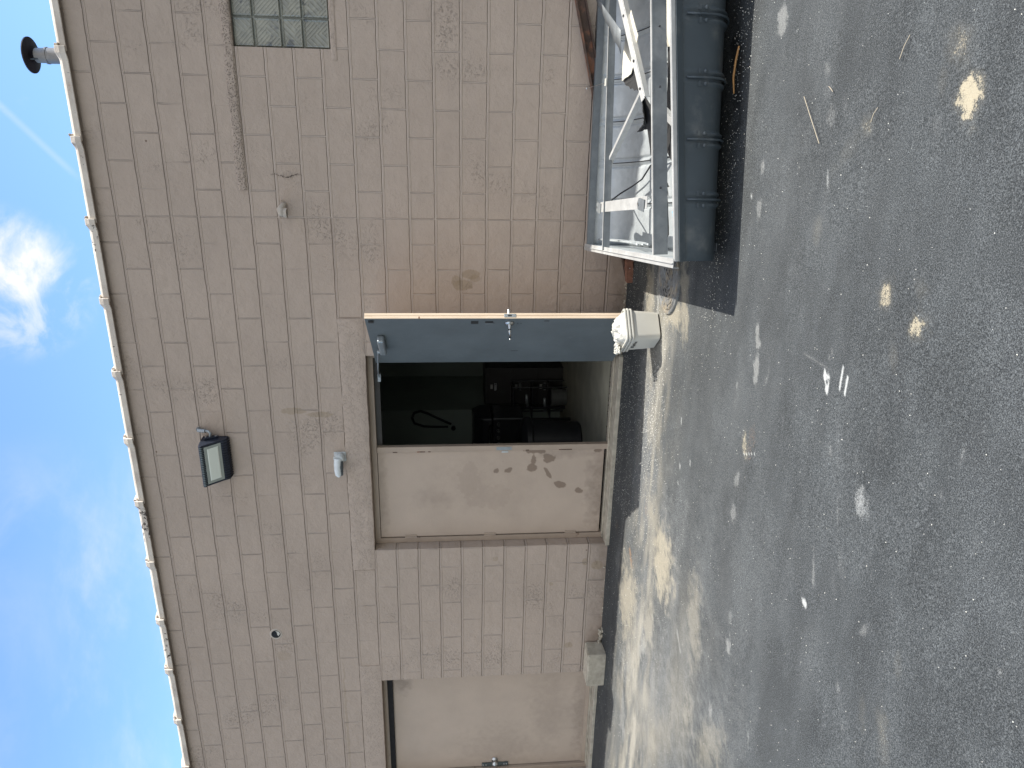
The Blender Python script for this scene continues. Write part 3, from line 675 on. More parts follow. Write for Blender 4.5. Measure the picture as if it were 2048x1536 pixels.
tag(lintel('door_lintel', -7.2, -5.285+.19, 11*B-.003, 12*B+.002, RENDER, .004, 5, .003), 'smooth rendered lintel over the closed door')
tag(lintel('window_lintel', -.515, 2.3, 15*B+.012, 15*B+.085, ROUGHR, .011, 9, .006), 'pebbly rendered lintel over the glass block window')
tag(lintel('window_lintel', .42, 1.75, 2.325, 2.366, RENDER, .006, 12, .004), 'thin rendered sill under the glass block window')
# crumbly mortar nib and crack by the lintel end
m = MB(); rng = random.Random(5); pts = []
for i in range(60):
    t = i/59; pts.append((-.405+.012*math.sin(t*9)+rng.uniform(-.006, .006), -.0035, 2.64+.235*t))
m.tube(pts, [max(.0008, rng.uniform(-.003, .004)*(1-abs(2*(i/59)-1)**4)) for i in range(60)], 6)
m.build('mortar_crack', simple('crack_shadow', (.07, .055, .045), .9), bld)
m = MB()
for i in range(150):
    x = rng.uniform(-1.9, -1.1) if rng.random() < .5 else rng.uniform(-6.5, 0); s_ = rng.uniform(.004, .012)
    m.sphere((x, -.002, rng.uniform(.012, .04)), (s_, s_*.6, s_), 6, 4)
for i in range(26):
    x = rng.uniform(-4.95, -4.72); m.sphere((x, -.01-rng.random()*.03, rng.uniform(.0, .05)), (.02, .02, .014), 6, 4)
m.build('base_mortar', CONC, bld, smooth=True)['kind'] = 'stuff'
# pipe sleeve hole in the wall
m = MB(); m.lathe((-4.667, .004, 3.212), (0, -1, 0), [(0, .062), (.006, .058), (.009, .05), (.007, .043)], 28)
hl = m.build('pipe_sleeve', PVC, bld, smooth=True)
m = MB(); m.lathe((-4.667, .03, 3.212), (0, -1, 0), [(0, .0001), (0, .042), (.036, .042)], 28); m.build('sleeve_hole', DARKFR, hl)
m = MB(); m.lathe((-4.667, -.004, 3.212), (0, -1, 0), [(0, .0001), (.0, .042)], 28); m.build('sleeve_mouth', simple('hole_shade', (.008, .012, .016), .9), hl)  # flat black disc painting the shade inside the hole
m = MB(); m.add([(-4.69, -.0062, 3.19), (-4.66, -.0062, 3.172), (-4.635, -.0062, 3.185), (-4.63, -.0062, 3.215), (-4.648, -.0062, 3.20), (-4.668, -.0062, 3.20)], [(0, 1, 2, 3, 4, 5)]); m.build('foam_scrap', WHITEP, hl)

# coping tiles along the wall head
def tile_profile(g, z=0):
    o = [(-.048-g, 4.196), (-.050-g, 4.236), (-.040-g, 4.252+g), (.0, 4.275+g), (.095, 4.292+g), (.19, 4.275+g), (.24+g, 4.250+g), (.25+g, 4.196)]
    i = [(.235+g, 4.196), (.228+g, 4.2385), (-.028-g, 4.2385), (-.034-g, 4.196)]
    return o + i
joints = [.446+.602*i for i in range(9, 0, -1)] + [.446, -.156, -.751, -1.366, -1.973, -2.573, -3.173, -3.792, -4.42, -4.995, -5.611] + [-5.611-.605*i for i in range(1, 13)]
rng = random.Random(11)
for a, b in zip(joints[:-1], joints[1:]):
    mm = MB(); dz = rng.uniform(-.003, .003); dy = rng.uniform(-.003, .003)
    secs = [(a+.012, .019), (a-.035, .019), (a-.07, .004), (a-.085, .0), (b-.02, -.002)]
    P_ = []
    for x, g in secs: P_.append([(x, y+dy, z+dz) for y, z in tile_profile(g)])
    n = len(P_[0]); vs = [v for r in P_ for v in r]; fs = [tuple(range(n)), tuple((len(P_)-1)*n+k for k in range(n-1, -1, -1))]
    for i in range(len(P_)-1):
        for k in range(n): fs.append((i*n+k, i*n+(k+1) % n, (i+1)*n+(k+1) % n, (i+1)*n+k))
    mm.add(vs, fs); t = mm.build('coping_tile', TILE, bld, bevel=.003)
    if -5.9 < a < .6:
        mo = MB()
        for q in range(16):
            s_ = rng.uniform(.004, .011); mo.sphere((a+.012+rng.uniform(0, .012), -.045+rng.uniform(-.004, .07), 4.25+rng.uniform(-.01, .028)), (s_, s_, s_), 6, 4)
        mo.build('joint_mortar', MORTAR, t)
# ---------------------------------------------------------------- double doors
FY = .125
fr = MB(); fr.box(-3.763, -3.712, FY-.01, .19, .05, 2.232); fr.box(-1.915, -1.862, FY-.01, .19, .05, 2.232); fr.box(-3.712, -1.915, FY-.01, .19, 2.183, 2.2325)
frm = fr.build('door_frame', FRAME, bld, bevel=.002); tag(frm, 'tan painted steel frame of the double doors')
m = MB(); m.box(-2.815, -2.762, FY-.02, FY+.03, .062, 2.18); mul = m.build('mullion', FRAME, frm, bevel=.002)
m = MB(); m.box(-2.806, -2.775, FY-.0235, FY-.0203, .96, 1.10); m.build('latch_strike', ALU, mul)
m = MB(); rng = random.Random(2)
for z in (.4, .45, .5, 1.7, 1.75, 1.78, 2.0, .8): m.box(-2.816, -2.808, FY-.022, FY-.018, z, z+rng.uniform(.02, .05))
each(m, 'paint_chip', RUST, mul)
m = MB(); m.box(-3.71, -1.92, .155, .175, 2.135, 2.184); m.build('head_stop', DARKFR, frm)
m = MB(); m.box(-3.76, -1.87, -.045, .2, -.05, .055); m.box(-3.76, -1.87, .10, .185, .055, .066); th = m.build('threshold', CONC, bld, bevel=.006)
m = MB(); m.bar((-3.7, .20, .0585), (-1.9, .20, .0585), .02, .012); m.build('threshold_strip', STEEL, th)
def leaf(x0, x1, z0, z1, y, patches, grime, par, name='door', th_=.044):
    st = .006; nx = int((x1-x0)/st)+1; nz = int((z1-z0)/st)+1
    xs = np.linspace(x0, x1, nx); zs = np.linspace(z0, z1, nz); X, Z = np.meshgrid(xs, zs); x = X.ravel(); z = Z.ravel()
    V = [(a, y, b) for a, b in zip(x, z)]; F = []
    for j in range(nz-1):
        for i in range(nx-1): a = j*nx+i; F.append((a, a+1, a+nx+1, a+nx))
    n = len(V); V += [(x0, y, z0), (x1, y, z0), (x1, y, z1), (x0, y, z1), (x0, y+th_, z0), (x1, y+th_, z0), (x1, y+th_, z1), (x0, y+th_, z1)]
    F += [(n+4, n+7, n+6, n+5), (n, n+4, n+5, n+1), (n+1, n+5, n+6, n+2), (n+2, n+6, n+7, n+3), (n+3, n+7, n+4, n)]
    mm = MB(); mm.add(V, F); o = mm.build(name, LEAF, par, clean=False)
    p = np.zeros(len(V)); g = np.zeros(len(V)); w1 = (fbm(x, z, 22, 3, 4)-.5); w2 = (fbm(x, z, 60, 4, 2)-.5)
    for cx, cz, rx, rz, rot, s_ in patches:
        c, s2 = math.cos(math.radians(rot)), math.sin(math.radians(rot)); a = ((x-cx)*c+(z-cz)*s2)/rx; b = (-(x-cx)*s2+(z-cz)*c)/rz
        R = np.maximum(np.sqrt(a*a+b*b), 0)+w1*.9+w2*.3; mk = np.clip((1.05-R)/.10, 0, 1)*s_; p[:len(x)] = np.maximum(p[:len(x)], mk)
    for cx, cz, rx, rz, s_ in grime:
        R = np.sqrt(((x-cx)/rx)**2+((z-cz)/rz)**2)+w1*1.2; g[:len(x)] = np.maximum(g[:len(x)], np.clip((1.3-R)/1.0, 0, 1)*s_)
    for nm, d in (('patch', p), ('grime', g)):
        t = o.data.attributes.new(nm, 'FLOAT', 'POINT'); t.data.foreach_set('value', d.astype(np.float32))
    return o
PATCH = [(-2.831, 0.741, 0.025, 0.093, 0, 0.85), (-2.91, 0.608, 0.046, 0.052, 0, 0.85), (-3.005, 0.764, 0.047, 0.052, 0, 0.85), (-2.912, 0.753, 0.062, 0.021, 0, 0.85), (-3.055, 0.616, 0.063, 0.019, 32, 0.85), (-3.183, 0.497, 0.037, 0.057, -15, 0.85), (-3.252, 0.312, 0.032, 0.039, 0, 0.85), (-3.02, 0.984, 0.023, 0.037, 25, 0.85), (-3.028, 1.095, 0.021, 0.023, 0, 0.85), (-2.832, 0.155, 0.021, 0.038, 0, 0.85), (-3.12, 1.35, 0.2, 0.1, 0, 0.12), (-3.3, 1.15, 0.12, 0.2, 10, 0.1)]
ld = leaf(-3.700, -2.822, .092, 2.178, FY-.004, PATCH, [(-3.15, 1.3, .25, .35, .16), (-3.2, .95, .35, .2, .12), (-3.26, .1, .5, .14, .6), (-2.86, .5, .05, .3, .35), (-3.26, 2.15, .5, .05, .35), (-3.3, 1.65, .1, .2, .25)], bld)
tag(ld, 'closed tan steel door with darker paint patches')
for z in (.37, 1.15, 1.9):
    m = MB(); m.cyl((-3.7055, FY-.012, z-.055), (-3.7055, FY-.012, z+.055), .0075, 10); m.box(-3.73, -3.683, FY-.009, FY-.0045, z-.055, z+.055)
    m.build('hinge', FRAME, ld, smooth='auto')
m = MB(); m.box(-2.84, -2.822, FY-.0085, FY-.0045, .99, 1.05); m.build('latch_plate', STEEL, ld)
# open leaf: slate blue inside face, raw pine edge
a40 = math.radians(40); dv = Vector((math.sin(a40), -math.cos(a40), 0)); nv = Vector((-math.cos(a40), -math.sin(a40), 0)); PV = Vector((-1.905, .08, 0))
def on(w_, t_, z): return PV + dv*w_ + nv*t_ + Vector((0, 0, z))      # w along leaf from the hinge, t through it (.045 = blue inner face)
def obox(mb, w0, w1, t0, t1, z0, z1):
    p = [on(w0,t0,z0), on(w1,t0,z0), on(w1,t1,z0), on(w0,t1,z0), on(w0,t0,z1), on(w1,t0,z1), on(w1,t1,z1), on(w0,t1,z1)]
    mb.add(p, [(0,3,2,1),(4,5,6,7),(0,1,5,4),(1,2,6,5),(2,3,7,6),(3,0,4,7)])
m = MB(); obox(m, 0, .872, .0, .045, .09, 2.15); od = m.build('door', BLUE, bld, bevel=.0015); tag(od, 'open steel door with slate blue inside face and raw pine edge')
m = MB(); obox(m, .8725, .881, .001, .0215, .09, 2.15); obox(m, .8725, .881, .0235, .044, .09, 2.15); each(m, 'pine_edge', PALE, od, bevel=.001)
m = MB(); obox(m, .8725, .8795, .0217, .0233, .09, 2.15); obox(m, .875, .8816, .03, .0445, 1.742, 1.752); each(m, 'edge_seam', simple('brown_line', (.22, .12, .07), .8), od)
m = MB(); obox(m, .0, .872, -.0015, -.0001, .09, 2.15); m.build('outer_skin', LEAF, od)
m = MB(); obox(m, .8812, .8835, .008, .036, 1.02, 1.11); m.build('latch_plate', STEEL, od, bevel=.001)
m = MB(); obox(m, .8836, .8840, .016, .030, 1.05, 1.08); m.build('latch_bolt', BLACK, od)
h = MB(); c0 = on(.80, .046, 1.065)
h.lathe(c0, nv, [(0, .036), (.006, .036), (.012, .03), (.014, .018), (.05, .013), (.055, .013)], 24); h.lathe(on(.80, -.002, 1.065), -nv, [(0, .034), (.008, .034), (.012, .016), (.05, .013)], 24)
hd = h.build('handle', STEEL, od, smooth='auto')
m = MB(); m.tube([on(.80, .10, 1.065), on(.80, .118, 1.065), on(.79, .124, 1.064), on(.75, .126, 1.058), on(.70, .124, 1.055)], [.011, .011, .010, .009, .008], 10); m.build('lever', STEEL, hd, smooth=True)
m = MB(); m.tube([on(.80, -.05, 1.065), on(.80, -.066, 1.065), on(.78, -.072, 1.064), on(.73, -.072, 1.060), on(.69, -.07, 1.058)], [.011, .011, .010, .009, .008], 10); m.build('lever', STEEL, hd, smooth=True)
m = MB(); m.sphere(c0+nv*.135, (.008, .008, .008), 10, 6); m.build('lock_button', STEEL, hd, smooth=True)
m = MB(); obox(m, .30, .58, .0455, .105, 2.03, 2.085); cl = m.build('door_closer', ALU, od, bevel=.012)
m = MB(); m.tube([on(.33, .08, 2.10), Vector((-1.98, -.04, 2.125)), Vector((-2.10, .12, 2.135))], .006, 8); m.lathe(on(.33, .08, 2.085), (0, 0, 1), [(0, .016), (.02, .016), (.022, .008)], 12); m.box(-2.13, -2.06, .10, .15, 2.12, 2.145); m.build('closer_arm', ALU, cl)
m = MB(); obox(m, .83, .85, .0455, .06, 2.085, 2.125); m.build('top_bracket', BLACK, od)
m = MB()
for w_, z, a_, b_ in ((.81, 1.33, .026, .028), (.815, 1.22, .018, .03), (.80, 1.185, .006, .006), (.79, 1.0, .005, .005), (.792, .975, .004, .006), (.835, .78, .006, .02), (.25, .98, .004, .03)):
    obox(m, w_-a_, w_+a_, .0452, .0458, z-b_, z+b_)
each(m, 'label_residue', BLACKR, od)
m = MB(); obox(m, .775, .795, .0452, .046, 1.185, 1.25); m.build('label_scrap', simple('faded_label', (.15, .17, .18), .6), od)
for z in (.3, 1.12, 1.95):
    m = MB(); m.cyl((-1.909, .072, z-.05), (-1.909, .072, z+.05), .008, 10); m.build('hinge', ALU, od, smooth='auto')
# second door, shut, at the far left
fr = MB(); fr.box(-5.335, -5.287, .12, .2, .03, 2.19); fr.box(-6.718, -6.665, .12, .2, .03, 2.19); fr.box(-6.718, -5.287, .12, .2, 2.19, 2.233)
f2 = fr.build('door_frame', FRAME, bld, bevel=.002); tag(f2, 'steel frame of the closed door at the far left')
m = MB(); m.box(-6.66, -5.34, .125, .19, 2.135, 2.1895); m.build('head_shade', simple('head_shade_black', (.012, .012, .014), .9), f2)  # black bar standing for the shade under the door head
d2 = leaf(-6.655, -5.34, .085, 2.158, .150, [], [(-6.4, 1.0, .3, .4, .25), (-5.9, .5, .5, .2, .25), (-5.45, 2.05, .14, .1, .6), (-6.0, .12, .6, .1, .5)], bld); tag(d2, 'closed plain tan steel door with a latch guard plate')
m = MB(); m.box(-6.72, -5.29, -.03, .2, -.05, .05); m.box(-6.66, -5.34, .1, .19, .05, .062); t2 = m.build('threshold', CONC, bld, bevel=.006)
m = MB(); m.bar((-6.66, .143, .083), (-5.34, .143, .083), .01, .04); m.build('door_sweep', FRAME, d2)
m = MB(); m.box(-6.655, -6.605, .137, .1465, .915, 1.205); lk = m.build('latch_guard', simple('dark_zinc', (.10, .12, .12), .4, .5), d2, bevel=.002)
m = MB()
for z in (.935, .96, 1.16, 1.19): m.sphere((-6.63, .136, z), (.008, .005, .008), 10, 6)
each(m, 'screw', STEEL, lk, smooth=True)
m = MB(); m.lathe((-6.575, .149, 1.065), (0, -1, 0), [(0, .034), (.006, .034), (.01, .022), (.022, .013), (.034, .014), (.042, .027), (.06, .031), (.068, .026), (.071, .008), (.071, .0001)], 24); each(m, 'knob', STEEL, d2, smooth=True)

# ---------------------------------------------------------------- glass block window
def glass_mat():
    s = NT('ribbed_glass_block'); P = s.geo(); x = s.sep(P)
    d1 = s.math('ADD', x[0], x[2]); d2_ = s.math('SUBTRACT', x[0], x[2])
    w1 = s.math('SINE', s.math('MULTIPLY', d1, 210)); w2 = s.math('SINE', s.math('MULTIPLY', d2_, 150))
    sel = s.rng(s.noise(7, 2), .45, .55); h = s.mix(sel, w1, w2)
    tone = s.rng(s.noise(9, 4, .6, None, 1.0), .35, .7); c = s.mix(tone, (.165, .168, .14), (.25, .248, .20))
    c = s.mix(s.rng(h, .7, 1.0, 0, .35), c, (.33, .35, .30))
    c = s.mix(s.rng(s.noise(6.5, 3, .6, s.map(P, (1, 1, 1), (9, 3, 2))), .60, .68, 0, .75), c, (.025, .035, .05))
    return s.fin(c, .22, 0, s.bump(h, .35, .003), .6, **{'Coat Weight': .4})
GLASS = glass_mat()
SEAM = simple('grey_silicone', (.24, .25, .22), .6); SEAM2 = simple('block_rim_glass', (.24, .28, .27), .25)
zr = [2.371, 2.562, 2.714, 2.911, 3.059]
xr = [.494+.199*i for i in range(7)]
m = MB(); m.box(.4925, 1.6895, .045, .075, 2.3685, 3.0615); wn = m.build('window', SEAM, bld); tag(wn, 'glass block window high in the block wall')
for a, b in zip(xr[:-1], xr[1:]):
    for c, d in zip(zr[:-1], zr[1:]):
        mm = MB(); e = .005; f = .02
        o_ = [(a+e, .036, c+e), (b-e, .036, c+e), (b-e, .036, d-e), (a+e, .036, d-e)]; k_ = [(a+e+.006, .028, c+e+.006), (b-e-.006, .028, c+e+.006), (b-e-.006, .028, d-e-.006), (a+e+.006, .028, d-e-.006)]
        i_ = [(a+f, .034, c+f), (b-f, .034, c+f), (b-f, .034, d-f), (a+f, .034, d-f)]; q_ = [(a+e, .05, c+e), (b-e, .05, c+e), (b-e, .05, d-e), (a+e, .05, d-e)]
        fs = []
        for j in range(4):
            k = (j+1) % 4; fs += [(12+j, 12+k, k, j), (j, k, 4+k, 4+j), (4+j, 4+k, 8+k, 8+j)]
        fs.append((8, 9, 10, 11)); mm.add(o_+k_+i_+q_, fs); mm.build('glass_block', GLASS, wn, bevel=.002)
GALV_SHADE = simple('shaded_galv_outside', (.056, .071, .081), .45, .1, .1, 4, 60, .1, dirt=(.13, .14, .14), dsc=5, dlo=.5, dhi=.8)  # trough's galvanised outside, with its shade painted in as dark slate
# ---------------------------------------------------------------- scrap metal trough by the wall
TL = 1.86
def Fp(s): return Vector((-.656+.983*s, -2.18+.172*s, .34+.062*s))
def Bp(s): return Vector((-.879+.993*s, -.24+.118*s, .43-.012*s))
RIBS = [.317+.3*i for i in range(0, 6)]
def tp(s, ph, off=0.0):
    a = Fp(s); b = Bp(s); c = -math.cos(ph); sn = math.sin(ph)
    n = 5.0 if c < 0 else 2.5
    x = math.copysign(abs(c)**(2/n), c); zz = abs(sn)**(2/n)
    p = a.lerp(b, (x+1)/2); zr = a.z*(1-(x+1)/2)+b.z*(x+1)/2; p.z = zr-(zr-.05)*zz
    if off:
        # push along the outward normal of the section
        o = Vector((0, math.copysign(abs(c)**1.2, c)*(1 if c > 0 else 1), 0)); o = (b-a).normalized()*c + Vector((0, 0, -1))*sn; o.normalize(); p = p+o*off
    return p
def ribs(s):
    h = 0
    for r in RIBS:
        d = s-r; h += .015*math.exp(-((d+.026)/.010)**2)+.015*math.exp(-((d-.026)/.010)**2)-.004*math.exp(-(d/.006)**2)
    return h
tr = empty('scrap_trough', (.2, -1.1, 0), 'large open galvanised metal trough with ribbed sides lying against the wall', 'metal trough')
ss = sorted(set([round(x, 4) for x in np.arange(0, TL, .05)] + [round(r+d, 4) for r in RIBS for d in np.arange(-.05, .0501, .005) if 0 < r+d < TL] + [TL]))
phs = [math.asin(min(1, (i/16)**2.5)) for i in range(12)] + [.42+(math.pi-.42)*i/44 for i in range(45)]; phs = sorted(phs); NP = len(phs)-1
vs = [tp(s, ph, ribs(s)*(1 if .25 < ph < 2.95 else .3)+.0001) for s in ss for ph in phs]; fs = []
for i in range(len(ss)-1):
    for k in range(NP): a = i*(NP+1)+k; fs.append((a, a+1, a+NP+2, a+NP+1))
m = MB(); m.add(vs, fs); m.build('shell', GALV, tr, smooth=True, solid=.002)
m = MB(); vs = [tp(s, ph, ribs(s)*(1 if .25 < ph < 2.95 else .3)+.004) for s in ss for ph in phs[1:-1]]; m.add(vs, [(i*(NP-1)+k, i*(NP-1)+k+1, (i+1)*(NP-1)+k+1, (i+1)*(NP-1)+k) for i in range(len(ss)-1) for k in range(NP-2)])
m.build('outer_skin', GALV_SHADE, tr, smooth=True, solid=.001)  # extra skin carrying the painted shade of the trough's outside
# closed end with a pressed arc
m = MB()
for s0 in (0.004, TL-.004):
    A, Bq = Fp(s0), Bp(s0); ring = [tp(s0, ph) for ph in phs]; top = [A.lerp(Bq, (ring[k]-A).dot(Bq-A)/(Bq-A).length_squared) for k in range(NP+1)]
    rows = 6; V = []
    for k in range(NP+1):
        for r in range(rows+1):
            p = ring[k].lerp(top[k], r/rows); u = (k/NP); V.append(p)
    F = []
    for k in range(NP):
        for r in range(rows): a = k*(rows+1)+r; F.append((a, a+1, a+rows+2, a+rows+1))
    m.add(V, F)
each(m, 'end_plate', GALV, tr, smooth=True, solid=.002)
m = MB(); A, Bq = Fp(.03), Bp(.03)
for rr in (.0, .035, .07): m.tube([A.lerp(Bq, .42+.5*q/14)+Vector((.02, 0, -.03-rr-.20*math.sin(math.pi*(q/14)*.5)*(1-q/14)*.9-.02)) for q in range(15)], .008, 6)
each(m, 'pressed_arc', GALV, tr, smooth=True)
# rims
m = MB(); m.bar(Fp(0)+Vector((0, 0, .004)), Fp(TL)+Vector((0, 0, .004)), .022, .004); m.bar(Fp(0)+Vector((0, -.014, -.006)), Fp(TL)+Vector((0, -.014, -.006)), .004, .022)
m.build('front_rim', ALUW, tr, bevel=.001)
m = MB(); m.bar(Fp(0)+Vector((.0, -.022, -.034)), Fp(TL)+Vector((0, -.022, -.034)), .003, .036, (0, -.35, 1)); m.build('rim_facet', GALV_SHADE, tr)
m = MB(); m.bar(Bp(0)+Vector((0, .0, .004)), Bp(TL)+Vector((0, .0, .004)), .035, .004); m.bar(Bp(0)+Vector((0, -.03, -.02)), Bp(TL)+Vector((0, -.03, -.02)), .004, .05); m.build('rear_rim', ANGLE, tr, bevel=.001)
m = MB(); A = Fp(0)+(Fp(0)-Bp(0)).normalized()*.0+Vector((-.012, -.01, .010)); Bq = Bp(0)+Vector((-.02, .03, .012))
m.bar(A, Bq, .05, .004); m.bar(A+Vector((-.024, 0, -.016)), Bq+Vector((-.024, 0, -.016)), .004, .034); m.bar(A+Vector((.0, 0, .006)), Bq+Vector((.0, 0, .006)), .006, .008)
tip = Bq+Vector((-.02, .035, .0)); m.add([Bq+Vector((-.026, 0, .003)), Bq+Vector((.024, 0, .003)), tip, Bq+Vector((-.026, 0, -.012)), Bq+Vector((.024, 0, -.012)), tip-Vector((0, 0, .012))], [(0, 1, 2), (5, 4, 3), (0, 3, 4, 1), (1, 4, 5, 2), (2, 5, 3, 0)])
m.build('end_rim', ALUW, tr, bevel=.0015)
for r in RIBS:
    if r > TL-.03: continue
    m = MB(); m.tube([tp(r, .02+2.0*q/26, .012+.012*min(1, q/5)) for q in range(27)], .0055, 8); hp = m.build('hoop_rod', GALV_SHADE, tr, smooth=True)
    m = MB()
    for d in (-.03, .03):
        p = tp(r+d, .12, .012); m.sphere((p.x, p.y-.004, p.z-.02), (.010, .006, .010), 10, 6)
        m.bar((p.x-.012, p.y-.003, p.z+.012), (p.x+.012, p.y-.003, p.z+.012), .004, .012)
    each(m, 'rivet', GALV_SHADE, hp, smooth='auto')
    m = MB(); m.tube([tp(r, ph, -.006) for ph in [math.pi*q/60 for q in range(6, 57)]], .0035, 6); m.build('inner_seam', BLACKR, hp, smooth=True)
# frame inside the mouth
def ext(p0, p1, t): p0, p1 = Vector(p0), Vector(p1); return p0+(p1-p0)*t
RB0, RB1 = Vector((-.83, -.775, .424)), ext((-.801, -.781, .42), (.819, -.404, .405), 1.12)
m = MB(); m.angle(RB0, RB1, .026, .046, .003); m.build('frame_bar', ANGLE, tr, bevel=.0008)
m = MB(); m.bar(RB0+Vector((0, -.008, .0035)), RB1+Vector((0, -.008, .0035)), .013, .002); m.build('bar_edge', ALUW, tr)
FB0, FB1 = Vector((-.682, -1.844, .36)), ext((-.682, -1.844, .36), (.655, -1.551, .41), 1.30)
m = MB(); m.angle(FB0, FB1, .03, .078, .003); m.build('frame_bar', ANGLE, tr, bevel=.0008)
m = MB(); m.bar(FB0+Vector((0, 0, .0035)), FB1+Vector((0, 0, .0035)), .022, .002); m.build('bar_edge', ALUW, tr)
m = MB(); m.bar((-.552, -.58, .415), (-.402, -1.72, .388), .070, .004); m.bar((-.552+.035, -.58, .40), (-.402+.035, -1.72, .375), .003, .03); m.build('cross_bar', ALUW, tr, bevel=.001)
m = MB()
for c in ((-.425, -1.60, .396), (-.560, -.52, .420)):
    m.box(c[0]-.035, c[0]+.035, c[1]-.09, c[1]+.02, c[2]-.002, c[2]+.003); m.lathe((c[0], c[1]+.02, c[2]-.002), (0, 0, 1), [(0, .035), (.0055, .035), (.0055, .0001)], 16)
lg = m.build('bracket_lug', ANGLE, tr, bevel=.001)
m = MB()
for c in ((-.425, -1.575, .4), (-.560, -.50, .424)): m.lathe(c, (0, 0, 1), [(0, .011), (.005, .011), (.005, .0001)], 12)
each(m, 'bolt_head', STEEL, lg)
m = MB(); m.angle((-.262, -.56, .392), (.215, -1.30, .365), .026, .034, .003); m.build('brace', ALUW, tr, bevel=.0006)
m = MB(); m.angle((.10, -1.52, .30), (-.17, -1.98, .14), .04, .03, .003, flip=-1); m.build('brace', ALUW, tr)
m = MB(); m.bar((-.66, -1.26, .040), (-.745, -.62, .062), .045, .003); m.bar((-.62, -1.95, .035), (-.66, -1.26, .040), .045, .003); m.build('floor_strip', ANGLE, tr)
m = MB()
for s_ in (.38, .93, 1.25):
    p = FB0.lerp(FB1, s_/1.8); m.sphere((p.x, p.y-.016, p.z-.04), (.006, .004, .006), 8, 6)
each(m, 'bolt_hole', BLACK, tr)
m = MB(); m.tube([(-.517, -.67, .385), (-.50, -.50, .31), (-.47, -.37, .225), (-.41, -.48, .17), (-.349, -.60, .13), (-.29, -.68, .12), (-.247, -.76, .12), (-.20, -.90, .10), (-.17, -1.1, .08)], .006, 8); tag(m.build('loose_cable', BLACK, None, smooth=True), 'thin black cable lying diagonally inside the metal trough', 'cable')
# loose long angle bar lying across the mouth
lb = empty('loose_angle_bar', (.5, -1.2, .42), 'long dented grey angle bar with bolt holes laid across the trough', 'metal bar')
m = MB(); P0, P1 = Vector((.15, -1.515, .405)), Vector((.93, -.86, .49)); m.bar(P0, P1, .034, .004, (.1, -.3, 1)); m.bar(P0+Vector((.018, -.02, -.018)), P1+Vector((.018, -.02, -.018)), .004, .036, (.1, -.3, 1)); m.build('bar', ALUW, lb, bevel=.001)
m = MB()
for t in (.08, .28, .62, .80): p = P0.lerp(P1, t)+Vector((0, -.002, .0045)); m.lathe(p, (-.0, -.3, 1), [(0, .008), (.001, .008), (.001, .0001)], 12)
each(m, 'bolt_hole', BLACK, lb)
m = MB(); q0, q1 = Vector((.86, -.20, .455)), Vector((.50, -1.16, .465)); sd = Vector((1, -.35, 0)).normalized()*.062
V = []
for i in range(10):
    t = i/9; p = q0.lerp(q1, t); wdt = .25+1.1*t; V += [p-sd*wdt+Vector((0, 0, .006*math.sin(i*2.1))), p+sd*wdt*.6+Vector((0, 0, .02*t))]
m.add(V, [(2*i, 2*i+1, 2*i+3, 2*i+2) for i in range(9)]); tag(m.build('bent_strap', ANGLE, None, solid=.003, smooth='auto'), 'flat bent grey metal strap bridging the back of the trough', 'metal strap')
# torn panel, white face and black back
def ragged(name, pts, mat, label, cat, th_=.004, seed=1, sub=6, amp=.006):
    rng = random.Random(seed); out = []
    for i in range(len(pts)):
        a, b = Vector(pts[i]), Vector(pts[(i+1) % len(pts)])
        for k in range(sub): out.append(a.lerp(b, k/sub)+Vector((rng.uniform(-amp, amp), rng.uniform(-amp, amp), rng.uniform(-amp, amp)*.5)) if k else a)
    c = sum(out, Vector())/len(out); V = [c]+out; n = len(out)
    mm = MB(); mm.add(V, [(0, i+1, (i+1) % n+1) for i in range(n)]); o = mm.build(name, mat, None, solid=th_)
    if label: tag(o, label, cat)
    return o
ragged('torn_panel', [(.56, -1.03, .42), (.42, -.965, .41), (.28, -.935, .40), (.31, -1.137, .395), (.362, -1.2, .39), (.505, -1.305, .41), (.658, -1.168, .43)], CREAM, 'torn piece of pale sheet sticking out under the long angle bar', 'torn sheet', seed=3, amp=.004)
ragged('torn_panel', [(.374, -1.152, .385), (.279, -.913, .388), (.227, -1.098, .383), (.207, -1.30, .375), (.238, -1.36, .36), (.381, -1.26, .37)], BLACKR, 'black torn backing flap beside the pale sheet in the trough', 'torn sheet', seed=5)
ragged('torn_panel', [(.215, -1.251, .36), (.143, -1.322, .36), (.058, -1.358, .35), (.016, -1.31, .34), (-.026, -1.177, .34), (-.006, -1.284, .30), (-.159, -1.256, .26), (-.13, -1.34, .24), (.075, -1.40, .28)], BLACKR, 'curled black torn strip hanging beside the front frame bar', 'torn sheet', seed=8)
ragged('cream_board', [(.95, -1.10, .20), (.90, -1.50, .27), (.452, -1.382, .2), (.473, -.959, .16)], CREAM, 'cream board with dark scuffs standing in the right of the trough', 'board', seed=12, amp=.01)
ragged('dark_board', [(.59, -.95, .13), (.409, -1.38, .2), (-.205, -1.57, .2), (-.131, -1.121, .13)], BLACKR, 'dark sheet slumped against the front side of the trough', 'sheet', seed=15, amp=.01)
ragged('dark_board', [(-.171, -1.652, .3), (-.331, -1.726, .28), (-.59, -1.71, .24), (-.617, -1.606, .22), (-.208, -1.46, .25)], BLACKR, 'long pointed black strip along the left front of the trough', 'sheet', seed=16, amp=.004)
ragged('paper_scrap', [(-.219, -1.513, .25), (-.257, -1.60, .25), (-.29, -1.58, .25), (-.317, -1.74, .27), (-.32, -1.60, .25), (-.37, -1.66, .25), (-.33, -1.50, .22)], BAG, 'crumpled white paper scrap in the front left of the trough', 'paper', seed=17, amp=.006)
